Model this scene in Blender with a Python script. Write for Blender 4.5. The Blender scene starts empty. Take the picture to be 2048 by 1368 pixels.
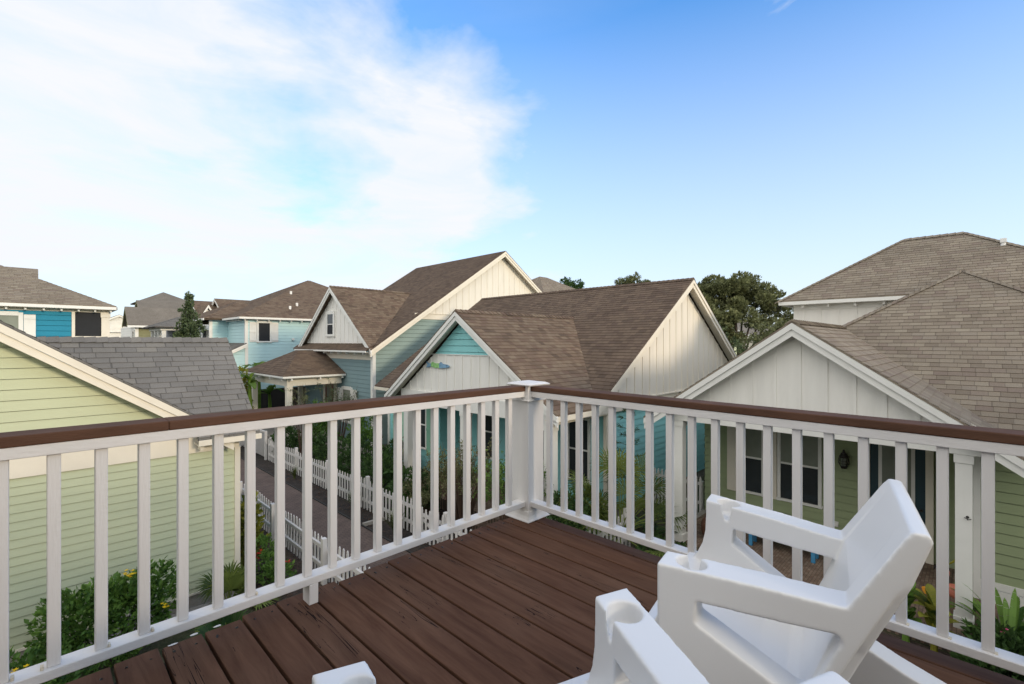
import bpy, bmesh, math, random
from mathutils import Vector, Matrix
R = math.radians
rnd = random.Random(7)
S = bpy.context.scene
COL = S.collection
GZ = -3.15            # garden level; the deck floor is z = 0
V = Vector

# ------------------------------------------------------------------ materials
def newmat(name):
    m = bpy.data.materials.new(name); m.use_nodes = True
    nt = m.node_tree; nt.nodes.clear()
    out = nt.nodes.new('ShaderNodeOutputMaterial'); b = nt.nodes.new('ShaderNodeBsdfPrincipled')
    nt.links.new(b.outputs[0], out.inputs[0])
    return m, nt, b
def N(nt, t, **k):
    n = nt.nodes.new(t)
    for a, v in k.items():
        if a.startswith('i_'): n.inputs[a[2:].replace('_', ' ')].default_value = v
        else: setattr(n, a, v)
    return n
def L(nt, a, b): nt.links.new(a, b)
def mul(c, f): return (c[0]*f, c[1]*f, c[2]*f, 1)
def mat(name, col, rough=.6, var=.12, vs=3., bump=0., bs=60., stretch=(1, 1, 1), spec=.3, dirt=0.):
    m, nt, b = newmat(name)
    tc = N(nt, 'ShaderNodeTexCoord'); mp = N(nt, 'ShaderNodeMapping'); mp.inputs['Scale'].default_value = stretch
    L(nt, tc.outputs['Object'], mp.inputs[0])
    n1 = N(nt, 'ShaderNodeTexNoise', i_Scale=vs, i_Detail=6., i_Roughness=.6); L(nt, mp.outputs[0], n1.inputs[0])
    cr = N(nt, 'ShaderNodeValToRGB'); cr.color_ramp.elements[0].position = .3; cr.color_ramp.elements[1].position = .7
    cr.color_ramp.elements[0].color = mul(col, 1-var); cr.color_ramp.elements[1].color = mul(col, 1+var)
    L(nt, n1.outputs[0], cr.inputs[0]); src = cr.outputs[0]
    if dirt:
        n3 = N(nt, 'ShaderNodeTexNoise', i_Scale=1.7, i_Detail=8., i_Roughness=.7); L(nt, mp.outputs[0], n3.inputs[0])
        c3 = N(nt, 'ShaderNodeValToRGB'); c3.color_ramp.elements[0].position = .52; c3.color_ramp.elements[1].position = .75
        c3.color_ramp.elements[0].color = (0, 0, 0, 1); c3.color_ramp.elements[1].color = (dirt, dirt, dirt, 1)
        L(nt, n3.outputs[0], c3.inputs[0])
        mx = N(nt, 'ShaderNodeMixRGB'); L(nt, c3.outputs[0], mx.inputs[0]); L(nt, src, mx.inputs[1])
        mx.inputs[2].default_value = mul((.33, .29, .21), 1); src = mx.outputs[0]
    L(nt, src, b.inputs['Base Color']); b.inputs['Roughness'].default_value = rough
    b.inputs['Specular IOR Level'].default_value = spec
    if bump:
        n2 = N(nt, 'ShaderNodeTexNoise', i_Scale=bs, i_Detail=5.); L(nt, mp.outputs[0], n2.inputs[0])
        bp = N(nt, 'ShaderNodeBump', i_Strength=bump, i_Distance=.01); L(nt, n2.outputs[0], bp.inputs['Height']); L(nt, bp.outputs[0], b.inputs['Normal'])
    return m
def shingle(name, cols, tab=.20, course=.14, gap=.30):
    m, nt, b = newmat(name)
    uv = N(nt, 'ShaderNodeUVMap'); sp = N(nt, 'ShaderNodeSeparateXYZ'); L(nt, uv.outputs[0], sp.inputs[0])
    def M(op, a, bb=None):
        n = N(nt, 'ShaderNodeMath', operation=op)
        for i, x in enumerate((a, bb)):
            if x is None: continue
            if isinstance(x, (int, float)): n.inputs[i].default_value = x
            else: L(nt, x, n.inputs[i])
        return n.outputs[0]
    v = M('FLOOR', M('DIVIDE', M('ADD', sp.outputs[1], .001), course))
    w0 = N(nt, 'ShaderNodeTexWhiteNoise', noise_dimensions='1D'); L(nt, v, w0.inputs['W'])
    u = M('ADD', M('DIVIDE', sp.outputs[0], tab), M('MULTIPLY', w0.outputs[0], 9.))
    # tabs of uneven width
    wob = N(nt, 'ShaderNodeTexNoise', noise_dimensions='1D', i_Scale=.9, i_Detail=0.); L(nt, M('ADD', u, M('MULTIPLY', v, 13.7)), wob.inputs['W'])
    u = M('ADD', u, M('MULTIPLY', wob.outputs[0], .5))
    cell = M('FLOOR', u); fr = M('FRACT', u)
    cb = N(nt, 'ShaderNodeCombineXYZ'); L(nt, cell, cb.inputs[0]); L(nt, v, cb.inputs[1])
    w = N(nt, 'ShaderNodeTexWhiteNoise', noise_dimensions='2D'); L(nt, cb.outputs[0], w.inputs['Vector'])
    cr = N(nt, 'ShaderNodeValToRGB'); e = cr.color_ramp.elements
    cols = [tuple(.75*q+.25*sum(c[i] for c in cols)/len(cols) for i, q in enumerate(c)) for c in cols]; e[0].color = (*cols[0], 1); e[1].color = (*cols[-1], 1); e[1].position = 1
    for i, c in enumerate(cols[1:-1]): x = e.new((i+1)/(len(cols)-1)); x.color = (*c, 1)
    L(nt, w.outputs[0], cr.inputs[0])
    tc = N(nt, 'ShaderNodeTexCoord')
    g = N(nt, 'ShaderNodeTexNoise', i_Scale=90., i_Detail=3.); L(nt, tc.outputs['Object'], g.inputs[0])
    g2 = N(nt, 'ShaderNodeTexNoise', i_Scale=.9, i_Detail=5.); L(nt, tc.outputs['Object'], g2.inputs[0])
    k = M('MULTIPLY', M('ADD', .55, M('MULTIPLY', g.outputs[0], .9)), M('ADD', .75, M('MULTIPLY', g2.outputs[0], .5)))
    gp = M('LESS_THAN', fr, .05); k = M('MULTIPLY', k, M('SUBTRACT', 1., M('MULTIPLY', gp, gap)))
    mx = N(nt, 'ShaderNodeVectorMath', operation='SCALE'); L(nt, cr.outputs[0], mx.inputs[0]); L(nt, k, mx.inputs['Scale'])
    L(nt, mx.outputs[0], b.inputs['Base Color']); b.inputs['Roughness'].default_value = .95; b.inputs['Specular IOR Level'].default_value = .15
    hgt = M('ADD', M('MULTIPLY', w.outputs[0], .8), M('ADD', M('MULTIPLY', g.outputs[0], .35), M('MULTIPLY', gp, -1.)))
    bp = N(nt, 'ShaderNodeBump', i_Strength=.55, i_Distance=.006); L(nt, hgt, bp.inputs['Height']); L(nt, bp.outputs[0], b.inputs['Normal'])
    return m
def leafmat(name, c0, c1, trans=.25, rough=.5):
    m = bpy.data.materials.new(name); m.use_nodes = True; nt = m.node_tree; nt.nodes.clear()
    out = N(nt, 'ShaderNodeOutputMaterial'); b = N(nt, 'ShaderNodeBsdfPrincipled'); t = N(nt, 'ShaderNodeBsdfTranslucent'); mx = N(nt, 'ShaderNodeMixShader')
    mx.inputs[0].default_value = trans
    uv = N(nt, 'ShaderNodeUVMap'); sp = N(nt, 'ShaderNodeSeparateXYZ'); L(nt, uv.outputs[0], sp.inputs[0])
    cr = N(nt, 'ShaderNodeValToRGB'); cr.color_ramp.elements[0].color = (*c0, 1); cr.color_ramp.elements[1].color = (*c1, 1)
    L(nt, sp.outputs[0], cr.inputs[0]); L(nt, cr.outputs[0], b.inputs['Base Color']); L(nt, cr.outputs[0], t.inputs[0])
    b.inputs['Roughness'].default_value = rough; b.inputs['Specular IOR Level'].default_value = .25
    L(nt, b.outputs[0], mx.inputs[1]); L(nt, t.outputs[0], mx.inputs[2]); L(nt, mx.outputs[0], out.inputs[0])
    return m
def glassmat(name, col, rough=.08):
    m, nt, b = newmat(name)
    tc = N(nt, 'ShaderNodeTexCoord'); n = N(nt, 'ShaderNodeTexNoise', i_Scale=1.5, i_Detail=4.); L(nt, tc.outputs['Object'], n.inputs[0])
    cr = N(nt, 'ShaderNodeValToRGB'); cr.color_ramp.elements[0].color = mul(col, .6); cr.color_ramp.elements[1].color = mul(col, 1.5)
    L(nt, n.outputs[0], cr.inputs[0]); L(nt, cr.outputs[0], b.inputs['Base Color'])
    b.inputs['Roughness'].default_value = rough; b.inputs['Specular IOR Level'].default_value = .28
    return m
def deckmat():
    m, nt, b = newmat('stained_deck_board')
    oi = N(nt, 'ShaderNodeObjectInfo'); tc = N(nt, 'ShaderNodeTexCoord')
    off = N(nt, 'ShaderNodeVectorMath', operation='SCALE'); cb = N(nt, 'ShaderNodeCombineXYZ')
    for i in range(3): L(nt, oi.outputs['Random'], cb.inputs[i])
    L(nt, cb.outputs[0], off.inputs[0]); off.inputs['Scale'].default_value = 37.
    ad = N(nt, 'ShaderNodeVectorMath', operation='ADD'); L(nt, tc.outputs['Object'], ad.inputs[0]); L(nt, off.outputs[0], ad.inputs[1])
    mp = N(nt, 'ShaderNodeMapping'); mp.inputs['Scale'].default_value = (9, .9, 9); L(nt, ad.outputs[0], mp.inputs[0])
    n1 = N(nt, 'ShaderNodeTexNoise', i_Scale=2.2, i_Detail=9., i_Roughness=.65, i_Distortion=.6); L(nt, mp.outputs[0], n1.inputs[0])
    cr = N(nt, 'ShaderNodeValToRGB'); e = cr.color_ramp.elements
    e[0].position = .28; e[0].color = (.068, .030, .017, 1); e[1].position = .75; e[1].color = (.150, .076, .046, 1)
    L(nt, n1.outputs[0], cr.inputs[0])
    # worn, paler patches and a few long checks in the wood
    n2 = N(nt, 'ShaderNodeTexNoise', i_Scale=1.6, i_Detail=6.); L(nt, ad.outputs[0], n2.inputs[0])
    c2 = N(nt, 'ShaderNodeValToRGB'); c2.color_ramp.elements[0].position = .45; c2.color_ramp.elements[1].position = .8
    c2.color_ramp.elements[1].color = (.32, .32, .32, 1); L(nt, n2.outputs[0], c2.inputs[0])
    mx = N(nt, 'ShaderNodeMixRGB'); L(nt, c2.outputs[0], mx.inputs[0]); L(nt, cr.outputs[0], mx.inputs[1]); mx.inputs[2].default_value = (.165, .108, .072, 1)
    mp3 = N(nt, 'ShaderNodeMapping'); mp3.inputs['Scale'].default_value = (14, .7, 14); L(nt, ad.outputs[0], mp3.inputs[0])
    n3 = N(nt, 'ShaderNodeTexNoise', i_Scale=1.3, i_Detail=3., i_Distortion=1.2); L(nt, mp3.outputs[0], n3.inputs[0])
    # narrow band where noise crosses .5 = wandering check line, kept only in places
    a = N(nt, 'ShaderNodeMath', operation='SUBTRACT'); L(nt, n3.outputs[0], a.inputs[0]); a.inputs[1].default_value = .56
    ab = N(nt, 'ShaderNodeMath', operation='ABSOLUTE'); L(nt, a.outputs[0], ab.inputs[0])
    lt = N(nt, 'ShaderNodeMath', operation='LESS_THAN'); L(nt, ab.outputs[0], lt.inputs[0]); lt.inputs[1].default_value = .005
    gt = N(nt, 'ShaderNodeMath', operation='GREATER_THAN'); L(nt, n2.outputs[0], gt.inputs[0]); gt.inputs[1].default_value = .545
    ck = N(nt, 'ShaderNodeMath', operation='MULTIPLY'); L(nt, lt.outputs[0], ck.inputs[0]); L(nt, gt.outputs[0], ck.inputs[1])
    m2 = N(nt, 'ShaderNodeMixRGB'); L(nt, ck.outputs[0], m2.inputs[0]); L(nt, mx.outputs[0], m2.inputs[1]); m2.inputs[2].default_value = (.014, .007, .005, 1)
    L(nt, m2.outputs[0], b.inputs['Base Color']); b.inputs['Roughness'].default_value = .8; b.inputs['Specular IOR Level'].default_value = .14
    sb = N(nt, 'ShaderNodeMath', operation='SUBTRACT'); L(nt, n1.outputs[0], sb.inputs[0]); L(nt, ck.outputs[0], sb.inputs[1])
    bp = N(nt, 'ShaderNodeBump', i_Strength=.45, i_Distance=.004); L(nt, sb.outputs[0], bp.inputs['Height']); L(nt, bp.outputs[0], b.inputs['Normal'])
    return m
def brickmat(name, c1, c2, mortar, sc):
    m, nt, b = newmat(name)
    tc = N(nt, 'ShaderNodeTexCoord'); br = N(nt, 'ShaderNodeTexBrick', i_Scale=sc); L(nt, tc.outputs['Object'], br.inputs[0])
    br.inputs['Color1'].default_value = (*c1, 1); br.inputs['Color2'].default_value = (*c2, 1); br.inputs['Mortar'].default_value = (*mortar, 1)
    br.inputs['Mortar Size'].default_value = .02
    n = N(nt, 'ShaderNodeTexNoise', i_Scale=4., i_Detail=7.); L(nt, tc.outputs['Object'], n.inputs[0])
    cr = N(nt, 'ShaderNodeValToRGB'); cr.color_ramp.elements[0].color = (.45, .45, .45, 1); cr.color_ramp.elements[1].color = (1.4, 1.4, 1.4, 1); L(nt, n.outputs[0], cr.inputs[0])
    mx = N(nt, 'ShaderNodeMixRGB', blend_type='MULTIPLY'); mx.inputs[0].default_value = 1; L(nt, br.outputs[0], mx.inputs[1]); L(nt, cr.outputs[0], mx.inputs[2])
    L(nt, mx.outputs[0], b.inputs['Base Color']); b.inputs['Roughness'].default_value = .9
    bp = N(nt, 'ShaderNodeBump', i_Strength=.5, i_Distance=.01); L(nt, br.outputs['Fac'], bp.inputs['Height']); bp.invert = True; L(nt, bp.outputs[0], b.inputs['Normal'])
    return m

M_ = {}
M_['white'] = mat('white_painted_wood', (.70, .68, .655), .5, .04, 2.5, .18, 30, (3, 3, .35), .35, .12)
M_['whiteh'] = mat('white_painted_rail', (.70, .68, .655), .5, .05, 2.5, .18, 30, (1, 1, 3), .35, .15)
M_['cap'] = mat('brown_stained_cap', (.10, .052, .033), .8, .22, 3, .25, 40, (1, 1, 6), .15)
M_['deck'] = deckmat()
M_['chair'] = mat('white_moulded_plastic', (.76, .755, .74), .36, .012, 2, .03, 160, (1, 1, 1), .5)
M_['trim'] = mat('cream_painted_trim', (.76, .71, .60), .6, .04, 2, .05, 40, (1, 1, 1), .25, .12)
M_['trimw'] = mat('white_painted_trim', (.78, .78, .74), .6, .04, 2, .05, 40, (1, 1, 1), .25, .10)
M_['sage'] = mat('sage_green_lap_siding', (.53, .57, .39), .75, .035, 1.2, .1, 50, (1, 1, 5), .2)
M_['teal'] = mat('teal_lap_siding', (.018, .235, .36), .7, .06, 1.2)
M_['slate'] = mat('slate_blue_lap_siding', (.21, .31, .33), .75, .05, 1.2)
M_['slateg'] = mat('grey_green_lap_siding', (.26, .345, .32), .75, .05, 1.2)
M_['ice'] = mat('pale_aqua_lap_siding', (.54, .77, .79), .75, .04, 1.2)
M_['aqua'] = mat('aqua_lap_siding', (.28, .63, .64), .75, .05, 1.2)
M_['green'] = mat('leaf_green_lap_siding', (.32, .38, .22), .75, .05, 1.2)
M_['olive'] = mat('olive_lap_siding', (.25, .25, .14), .8, .05, 1.2)
M_['mint'] = mat('mint_painted_wood', (.25, .50, .36), .6, .05, 2)
M_['batten'] = mat('cream_board_and_batten', (.76, .72, .63), .7, .05, 1.3, .08, 30, (3, 3, .4), .2, .10)
M_['battenw'] = mat('off_white_board_and_batten', (.82, .81, .76), .7, .05, 1.3, .08, 30, (3, 3, .4), .2, .10)
M_['charcoal'] = mat('charcoal_lap_siding', (.085, .092, .10), .8, .05, 1.2)
M_['grayboard'] = mat('grey_lap_siding', (.25, .27, .31), .8, .05, 1.2)
M_['concrete'] = mat('concrete_foundation', (.33, .31, .28), .9, .2, 4, .4, 40)
M_['darkwood'] = mat('dark_painted_wood', (.03, .028, .026), .6, .2, 3)
M_['door'] = mat('dark_teal_door', (.025, .055, .07), .4, .1, 2)
M_['doorb'] = mat('reddish_brown_door', (.16, .045, .02), .4, .1, 2)
M_['glass'] = glassmat('window_glass', (.035, .042, .045))
M_['glassl'] = glassmat('curtained_glass', (.22, .24, .20), .15)
M_['screen'] = mat('black_porch_screen', (.018, .02, .024), .7, .08, 4)
M_['metal'] = mat('dark_bronze_metal', (.03, .028, .025), .35, .1, 5)
M_['pvc'] = mat('white_vent_pipe', (.75, .75, .72), .5)
M_['roof'] = shingle('brown_shingles', [(0.088, 0.064, 0.048), (0.145, 0.105, 0.076), (0.186, 0.138, 0.097), (0.125, 0.083, 0.064), (0.207, 0.163, 0.115), (0.160, 0.121, 0.089)])
M_['roofdk'] = shingle('dark_brown_shingles', [(0.083, 0.061, 0.046), (0.126, 0.091, 0.068), (0.148, 0.110, 0.079), (0.098, 0.070, 0.055), (0.166, 0.122, 0.088), (0.110, 0.084, 0.064)])
M_['roofg'] = shingle('grey_shingles', [(0.144, 0.139, 0.130), (0.169, 0.163, 0.152), (0.188, 0.180, 0.165), (0.156, 0.150, 0.141), (0.200, 0.190, 0.168)], .30, .14, .4)
M_['roofl'] = shingle('greige_shingles', [(0.175, 0.144, 0.109), (0.226, 0.190, 0.145), (0.259, 0.221, 0.167), (0.194, 0.151, 0.123), (0.284, 0.246, 0.186), (0.232, 0.198, 0.160)])
M_['roofo'] = shingle('faded_olive_shingles', [(.17, .155, .13), (.19, .17, .145), (.20, .18, .155)])
M_['paver'] = brickmat('brick_pavers', (.17, .105, .075), (.26, .19, .14), (.10, .08, .06), 5.)
M_['board'] = brickmat('boardwalk_planks', (.125, .088, .072), (.14, .10, .082), (.07, .05, .042), 3.2)
M_['leaf'] = leafmat('mid_green_leaves', (0.0365, 0.0911, 0.0203), (0.1823, 0.324, 0.0607))
M_['leafd'] = leafmat('dark_green_leaves', (0.0187, 0.045, 0.015), (0.0844, 0.1594, 0.0413))
M_['leafo'] = leafmat('oak_leaves', (.075, .085, .040), (.25, .27, .12))
M_['leafm'] = leafmat('magnolia_leaves', (0.039, 0.0624, 0.0312), (0.1463, 0.195, 0.0878))
M_['leafp'] = leafmat('palm_fronds', (0.0414, 0.0759, 0.0166), (0.2346, 0.2898, 0.069))
M_['leafb'] = leafmat('banana_leaves', (.035, .09, .015), (.16, .26, .04), .4)
M_['leafc'] = leafmat('croton_leaves', (.05, .10, .02), (.35, .33, .05), .3)
M_['grass'] = leafmat('grass_blades', (.035, .055, .014), (.13, .16, .05))
M_['twig'] = mat('bare_brown_twigs', (.11, .07, .05), .9, .2, 8)
M_['bark'] = mat('grey_brown_bark', (.075, .058, .045), .95, .3, 8, .6, 25)
M_['yellow'] = leafmat('yellow_petals', (.75, .48, .01), (.85, .62, .03), .2)
M_['red'] = leafmat('red_petals', (.45, .02, .015), (.65, .05, .03), .2)
M_['pink'] = leafmat('magenta_petals', (.42, .03, .12), (.62, .12, .26), .2)
M_['orange'] = leafmat('orange_bract', (.65, .22, .02), (.75, .35, .03), .2)
M_['fishb'] = mat('blue_painted_fish_wood', (.20, .36, .52), .6, .35, 25)
M_['fishg'] = mat('green_painted_fish_wood', (.30, .58, .22), .6, .35, 25)
M_['bench'] = mat('blue_painted_bench', (.06, .25, .45), .5, .15, 5)
M_['flam'] = mat('faded_coral_resin', (.60, .20, .13), .5, .15, 8)
M_['wicker'] = mat('brown_wicker', (.12, .055, .035), .8, .4, 60)
M_['rust'] = mat('rust_and_caulk', (.62, .55, .42), .8, .2, 30)

# ------------------------------------------------------------------ mesh helpers
class MB:
    def __init__(s): s.v = []; s.f = []; s.uv = []
    def face(s, pts, uvs=None, n=None):
        pts = [V(p) for p in pts]
        if n is not None and len(pts) > 2:
            nn = V((0, 0, 0))
            for i in range(1, len(pts)-1): nn += (pts[i]-pts[0]).cross(pts[i+1]-pts[0])
            if nn.dot(V(n)) < 0:
                pts.reverse()
                if uvs: uvs = list(reversed(uvs))
        b = len(s.v); s.v += pts; s.f.append(tuple(range(b, b+len(pts))))
        s.uv += list(uvs) if uvs else [(p.x, p.y) for p in pts]
        return s
    def box(s, x0, x1, y0, y1, z0, z1):
        p = [V((x, y, z)) for z in (z0, z1) for y in (y0, y1) for x in (x0, x1)]
        for q, n in (((0, 1, 3, 2), (0, 0, -1)), ((4, 5, 7, 6), (0, 0, 1)), ((0, 1, 5, 4), (0, -1, 0)), ((2, 3, 7, 6), (0, 1, 0)), ((0, 2, 6, 4), (-1, 0, 0)), ((1, 3, 7, 5), (1, 0, 0))):
            s.face([p[i] for i in q], n=n)
        return s
    def prism(s, base, top):
        n = len(base); c = sum((V(p) for p in base), V())/n; c2 = sum((V(p) for p in top), V())/n
        s.face(base, n=c-c2); s.face(top, n=c2-c)
        m = (c+c2)/2
        for i in range(n):
            q = [base[i], base[(i+1) % n], top[(i+1) % n], top[i]]
            qc = sum((V(p) for p in q), V())/4
            s.face(q, n=qc-m)
        return s
    def bar(s, a, b, w, h, up=(0, 0, 1)):
        a, b = V(a), V(b); d = (b-a).normalized(); sd = d.cross(V(up)).normalized(); u = sd.cross(d)
        f = lambda p: [p+sd*w/2+u*h/2, p-sd*w/2+u*h/2, p-sd*w/2-u*h/2, p+sd*w/2-u*h/2]
        return s.prism(f(a), f(b))
    def cyl(s, a, b, r0, r1=None, n=10):
        r1 = r0 if r1 is None else r1
        a, b = V(a), V(b); d = (b-a).normalized(); x = d.orthogonal().normalized(); y = d.cross(x)
        A = [a+(x*math.cos(t)+y*math.sin(t))*r0 for t in [i*2*math.pi/n for i in range(n)]]
        B = [b+(x*math.cos(t)+y*math.sin(t))*r1 for t in [i*2*math.pi/n for i in range(n)]]
        return s.prism(A, B)
    def tube(s, pts, rad, n=8):
        for i in range(len(pts)-1): s.cyl(pts[i], pts[i+1], rad[i] if isinstance(rad, list) else rad, rad[i+1] if isinstance(rad, list) else rad, n)
        return s
    def build(s, name, m, parent=None, bevel=0, smooth=False, weld=False):
        me = bpy.data.meshes.new(name); me.from_pydata([tuple(p) for p in s.v], [], s.f)
        u = me.uv_layers.new(name='UVMap'); fl = [c for t in s.uv for c in t]
        u.data.foreach_set('uv', fl)
        me.materials.append(m)
        if weld or bevel:
            bm = bmesh.new(); bm.from_mesh(me); bmesh.ops.remove_doubles(bm, verts=bm.verts, dist=1e-5)
            if bevel: bmesh.ops.bevel(bm, geom=[e for e in bm.edges if len(e.link_faces) == 2 and e.calc_face_angle(0) > .5], offset=bevel, segments=2, affect='EDGES', profile=.5, clamp_overlap=True)
            bm.to_mesh(me); bm.free()
        if smooth: me.polygons.foreach_set('use_smooth', [True]*len(me.polygons))
        o = bpy.data.objects.new(name, me); COL.objects.link(o)
        if parent is not None:
            o.parent = parent; pl = wpos(parent)
            me.transform(Matrix.Translation(-pl))
        return o
def wpos(o):
    p = V(o.location)
    while o.parent: o = o.parent; p = p + V(o.location)
    return p
def tag(o, label, cat, group=None, kind=None):
    if label: o['label'] = label
    if cat: o['category'] = cat
    if group: o['group'] = group
    if kind: o['kind'] = kind
    return o
def thing(name, loc, label, cat, group=None):
    o = bpy.data.objects.new(name, None); COL.objects.link(o); o.location = loc; o.empty_display_size = .2
    return tag(o, label, cat, group)
def struct(o): o['kind'] = 'structure'; return o
def rebase(o, loc):
    loc = V(loc); o.data.transform(Matrix.Translation(-loc)); o.location = loc; return o
def dup(root, loc, rz=None, label=None, sc=None):
    r = root.copy(); COL.objects.link(r); r.location = loc
    if rz is not None: r.rotation_euler = (0, 0, rz)
    if sc: r.scale = sc if isinstance(sc, tuple) else (sc, sc, sc)
    if label: r['label'] = label
    for ch in list(root.children):
        c = ch.copy(); COL.objects.link(c); c.parent = r
        for g in ch.children:
            d = g.copy(); COL.objects.link(d); d.parent = c
    return r
def clip(poly, a, b, c):
    out = []
    for i in range(len(poly)):
        p, q = poly[i], poly[(i+1) % len(poly)]
        dp, dq = a*p[0]+b*p[1]-c, a*q[0]+b*q[1]-c
        if dp <= 0: out.append(p)
        if (dp < 0 < dq) or (dq < 0 < dp):
            t = dp/(dp-dq); out.append((p[0]+t*(q[0]-p[0]), p[1]+t*(q[1]-p[1])))
    return out
def laminate(mb, poly, o, ea, eb, n, course, lift, slot=0):
    o, ea, eb, n = V(o), V(ea), V(eb), V(n)
    y0 = min(p[1] for p in poly); y1 = max(p[1] for p in poly)
    k = math.floor(y0/course+1e-6)
    while k*course < y1-1e-5:
        b0, b1 = k*course, (k+1)*course
        q = clip(clip(poly, 0, 1, b1-slot), 0, -1, -b0)
        if len(q) > 2:
            f = lambda p, h: o+ea*p[0]+eb*p[1]+n*h
            mb.face([f(p, lift*(1-(p[1]-b0)/course)) for p in q], [(p[0], b0+max(.002, min(course-.002, p[1]-b0))) for p in q], n)
            lo = [p for p in q if p[1] < b0+1e-5]
            if len(lo) >= 2:
                a, b = min(lo), max(lo)
                mb.face([f(a, 0), f(b, 0), f(b, lift), f(a, lift)], [(a[0], b0+.002)]*2+[(b[0], b0+.002)]*2, n-eb*3)
        k += 1
def wall(parent, axis, plane, poly, sgn, kind, m, name='wall', course=.165, lift=.013, step=.4, boff=0., slot=.013):
    """poly: convex, (s, z) pairs in the plane X=plane or Y=plane"""
    mb = MB()
    ea = (0, 1, 0) if axis == 'X' else (1, 0, 0); n = V((sgn, 0, 0)) if axis == 'X' else V((0, sgn, 0))
    o = (plane, 0, 0) if axis == 'X' else (0, plane, 0)
    if kind == 'lap': laminate(mb, poly, o, ea, (0, 0, 1), n, course, lift, slot); mb.face([V(o)+V(ea)*p[0]+V((0, 0, p[1]))-n*.03 for p in poly], n=n)
    else: mb.face([V(o)+V(ea)*p[0]+V((0, 0, p[1])) for p in poly], n=n)
    if kind == 'batten':
        s0 = min(p[0] for p in poly); s1 = max(p[0] for p in poly); s = s0+boff
        while s < s1-.02:
            q = clip(clip(poly, 1, 0, s+.045), -1, 0, -s)
            if len(q) > 2:
                base = [V(o)+V(ea)*p[0]+V((0, 0, p[1])) for p in q]
                mb.prism(base, [p+n*.018 for p in base])
            s += step
    return mb.build(name, m, parent)
def roof(parent, pts, m, course=.14, lift=.010, th=.09, name='roof', n_up=True):
    pts = [V(p) for p in pts]; nn = V()
    for i in range(1, len(pts)-1): nn += (pts[i]-pts[0]).cross(pts[i+1]-pts[0])
    nn.normalize()
    if nn.z < 0: nn = -nn
    ea = V((0, 0, 1)).cross(nn).normalized(); eb = nn.cross(ea)
    if eb.z < 0: eb = -eb
    o = min(pts, key=lambda p: p.z)
    poly = [((p-o).dot(ea), (p-o).dot(eb)) for p in pts]
    mb = MB(); laminate(mb, poly, o, ea, eb, nn, course, lift)
    dn = V((0, 0, -th)); mb.face([p+dn for p in pts], n=(0, 0, -1)); c = sum(pts, V())/len(pts)
    for i in range(len(pts)):
        a, b = pts[i], pts[(i+1) % len(pts)]; mb.face([a, b, b+dn*.35, a+dn*.35], n=(a+b)/2-c)
    return mb.build(name, m, parent)
def ridgecaps(parent, a, b, n1, n2, m, step=.15, w=.14, name='ridge_cap'):
    """overlapping cap shingles folded over a ridge or hip from low/near a to b; n1, n2: directions falling away on either side"""
    a, b = V(a), V(b); d = (b-a); Ln = d.length; d.normalize(); n1 = V(n1).normalized(); n2 = V(n2).normalized()
    up = V((0, 0, 1)); mb = MB(); k = int(Ln/step)
    for i in range(k+1):
        p = a+d*(i*step); q = a+d*min(Ln, (i+1)*step+.02)
        h0, h1 = .030, .014
        for nn in (n1, n2):
            mb.face([p+up*h0, q+up*h1, q+nn*w+up*h1, p+nn*w+up*h0], [(i*.9, 0), (i*.9+.1, 0), (i*.9+.1, .1), (i*.9, .1)], up)
        mb.face([p+up*h0, p+n1*w+up*h0, p+n1*w, p], [(i*.9, .05)]*4, -d); mb.face([p+up*h0, p+n2*w+up*h0, p+n2*w, p], [(i*.9, .05)]*4, -d)
    return mb.build(name, m, parent)
def rake(parent, a, b, drop, depth, m, axis, out, name='rake_board'):
    """board under a sloping roof edge from a to b (top edge), hanging by drop, two stepped layers"""
    a, b = V(a), V(b); mb = MB(); n = V((out, 0, 0)) if axis == 'X' else V((0, out, 0))
    def slab(z0, z1, t0, t1):
        A = [a+V((0, 0, -z0)), b+V((0, 0, -z0)), b+V((0, 0, -z1)), a+V((0, 0, -z1))]
        mb.prism([p+n*t0 for p in A], [p+n*t1 for p in A])
    slab(.028, .028+drop*.42, -depth, .028); slab(.028+drop*.42+.002, drop, -depth, .0)
    return mb.build(name, m, parent)
def boxobj(name, m, parent, x0, x1, y0, y1, z0, z1, bevel=0):
    return MB().box(x0, x1, y0, y1, z0, z1).build(name, m, parent, bevel)
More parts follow.
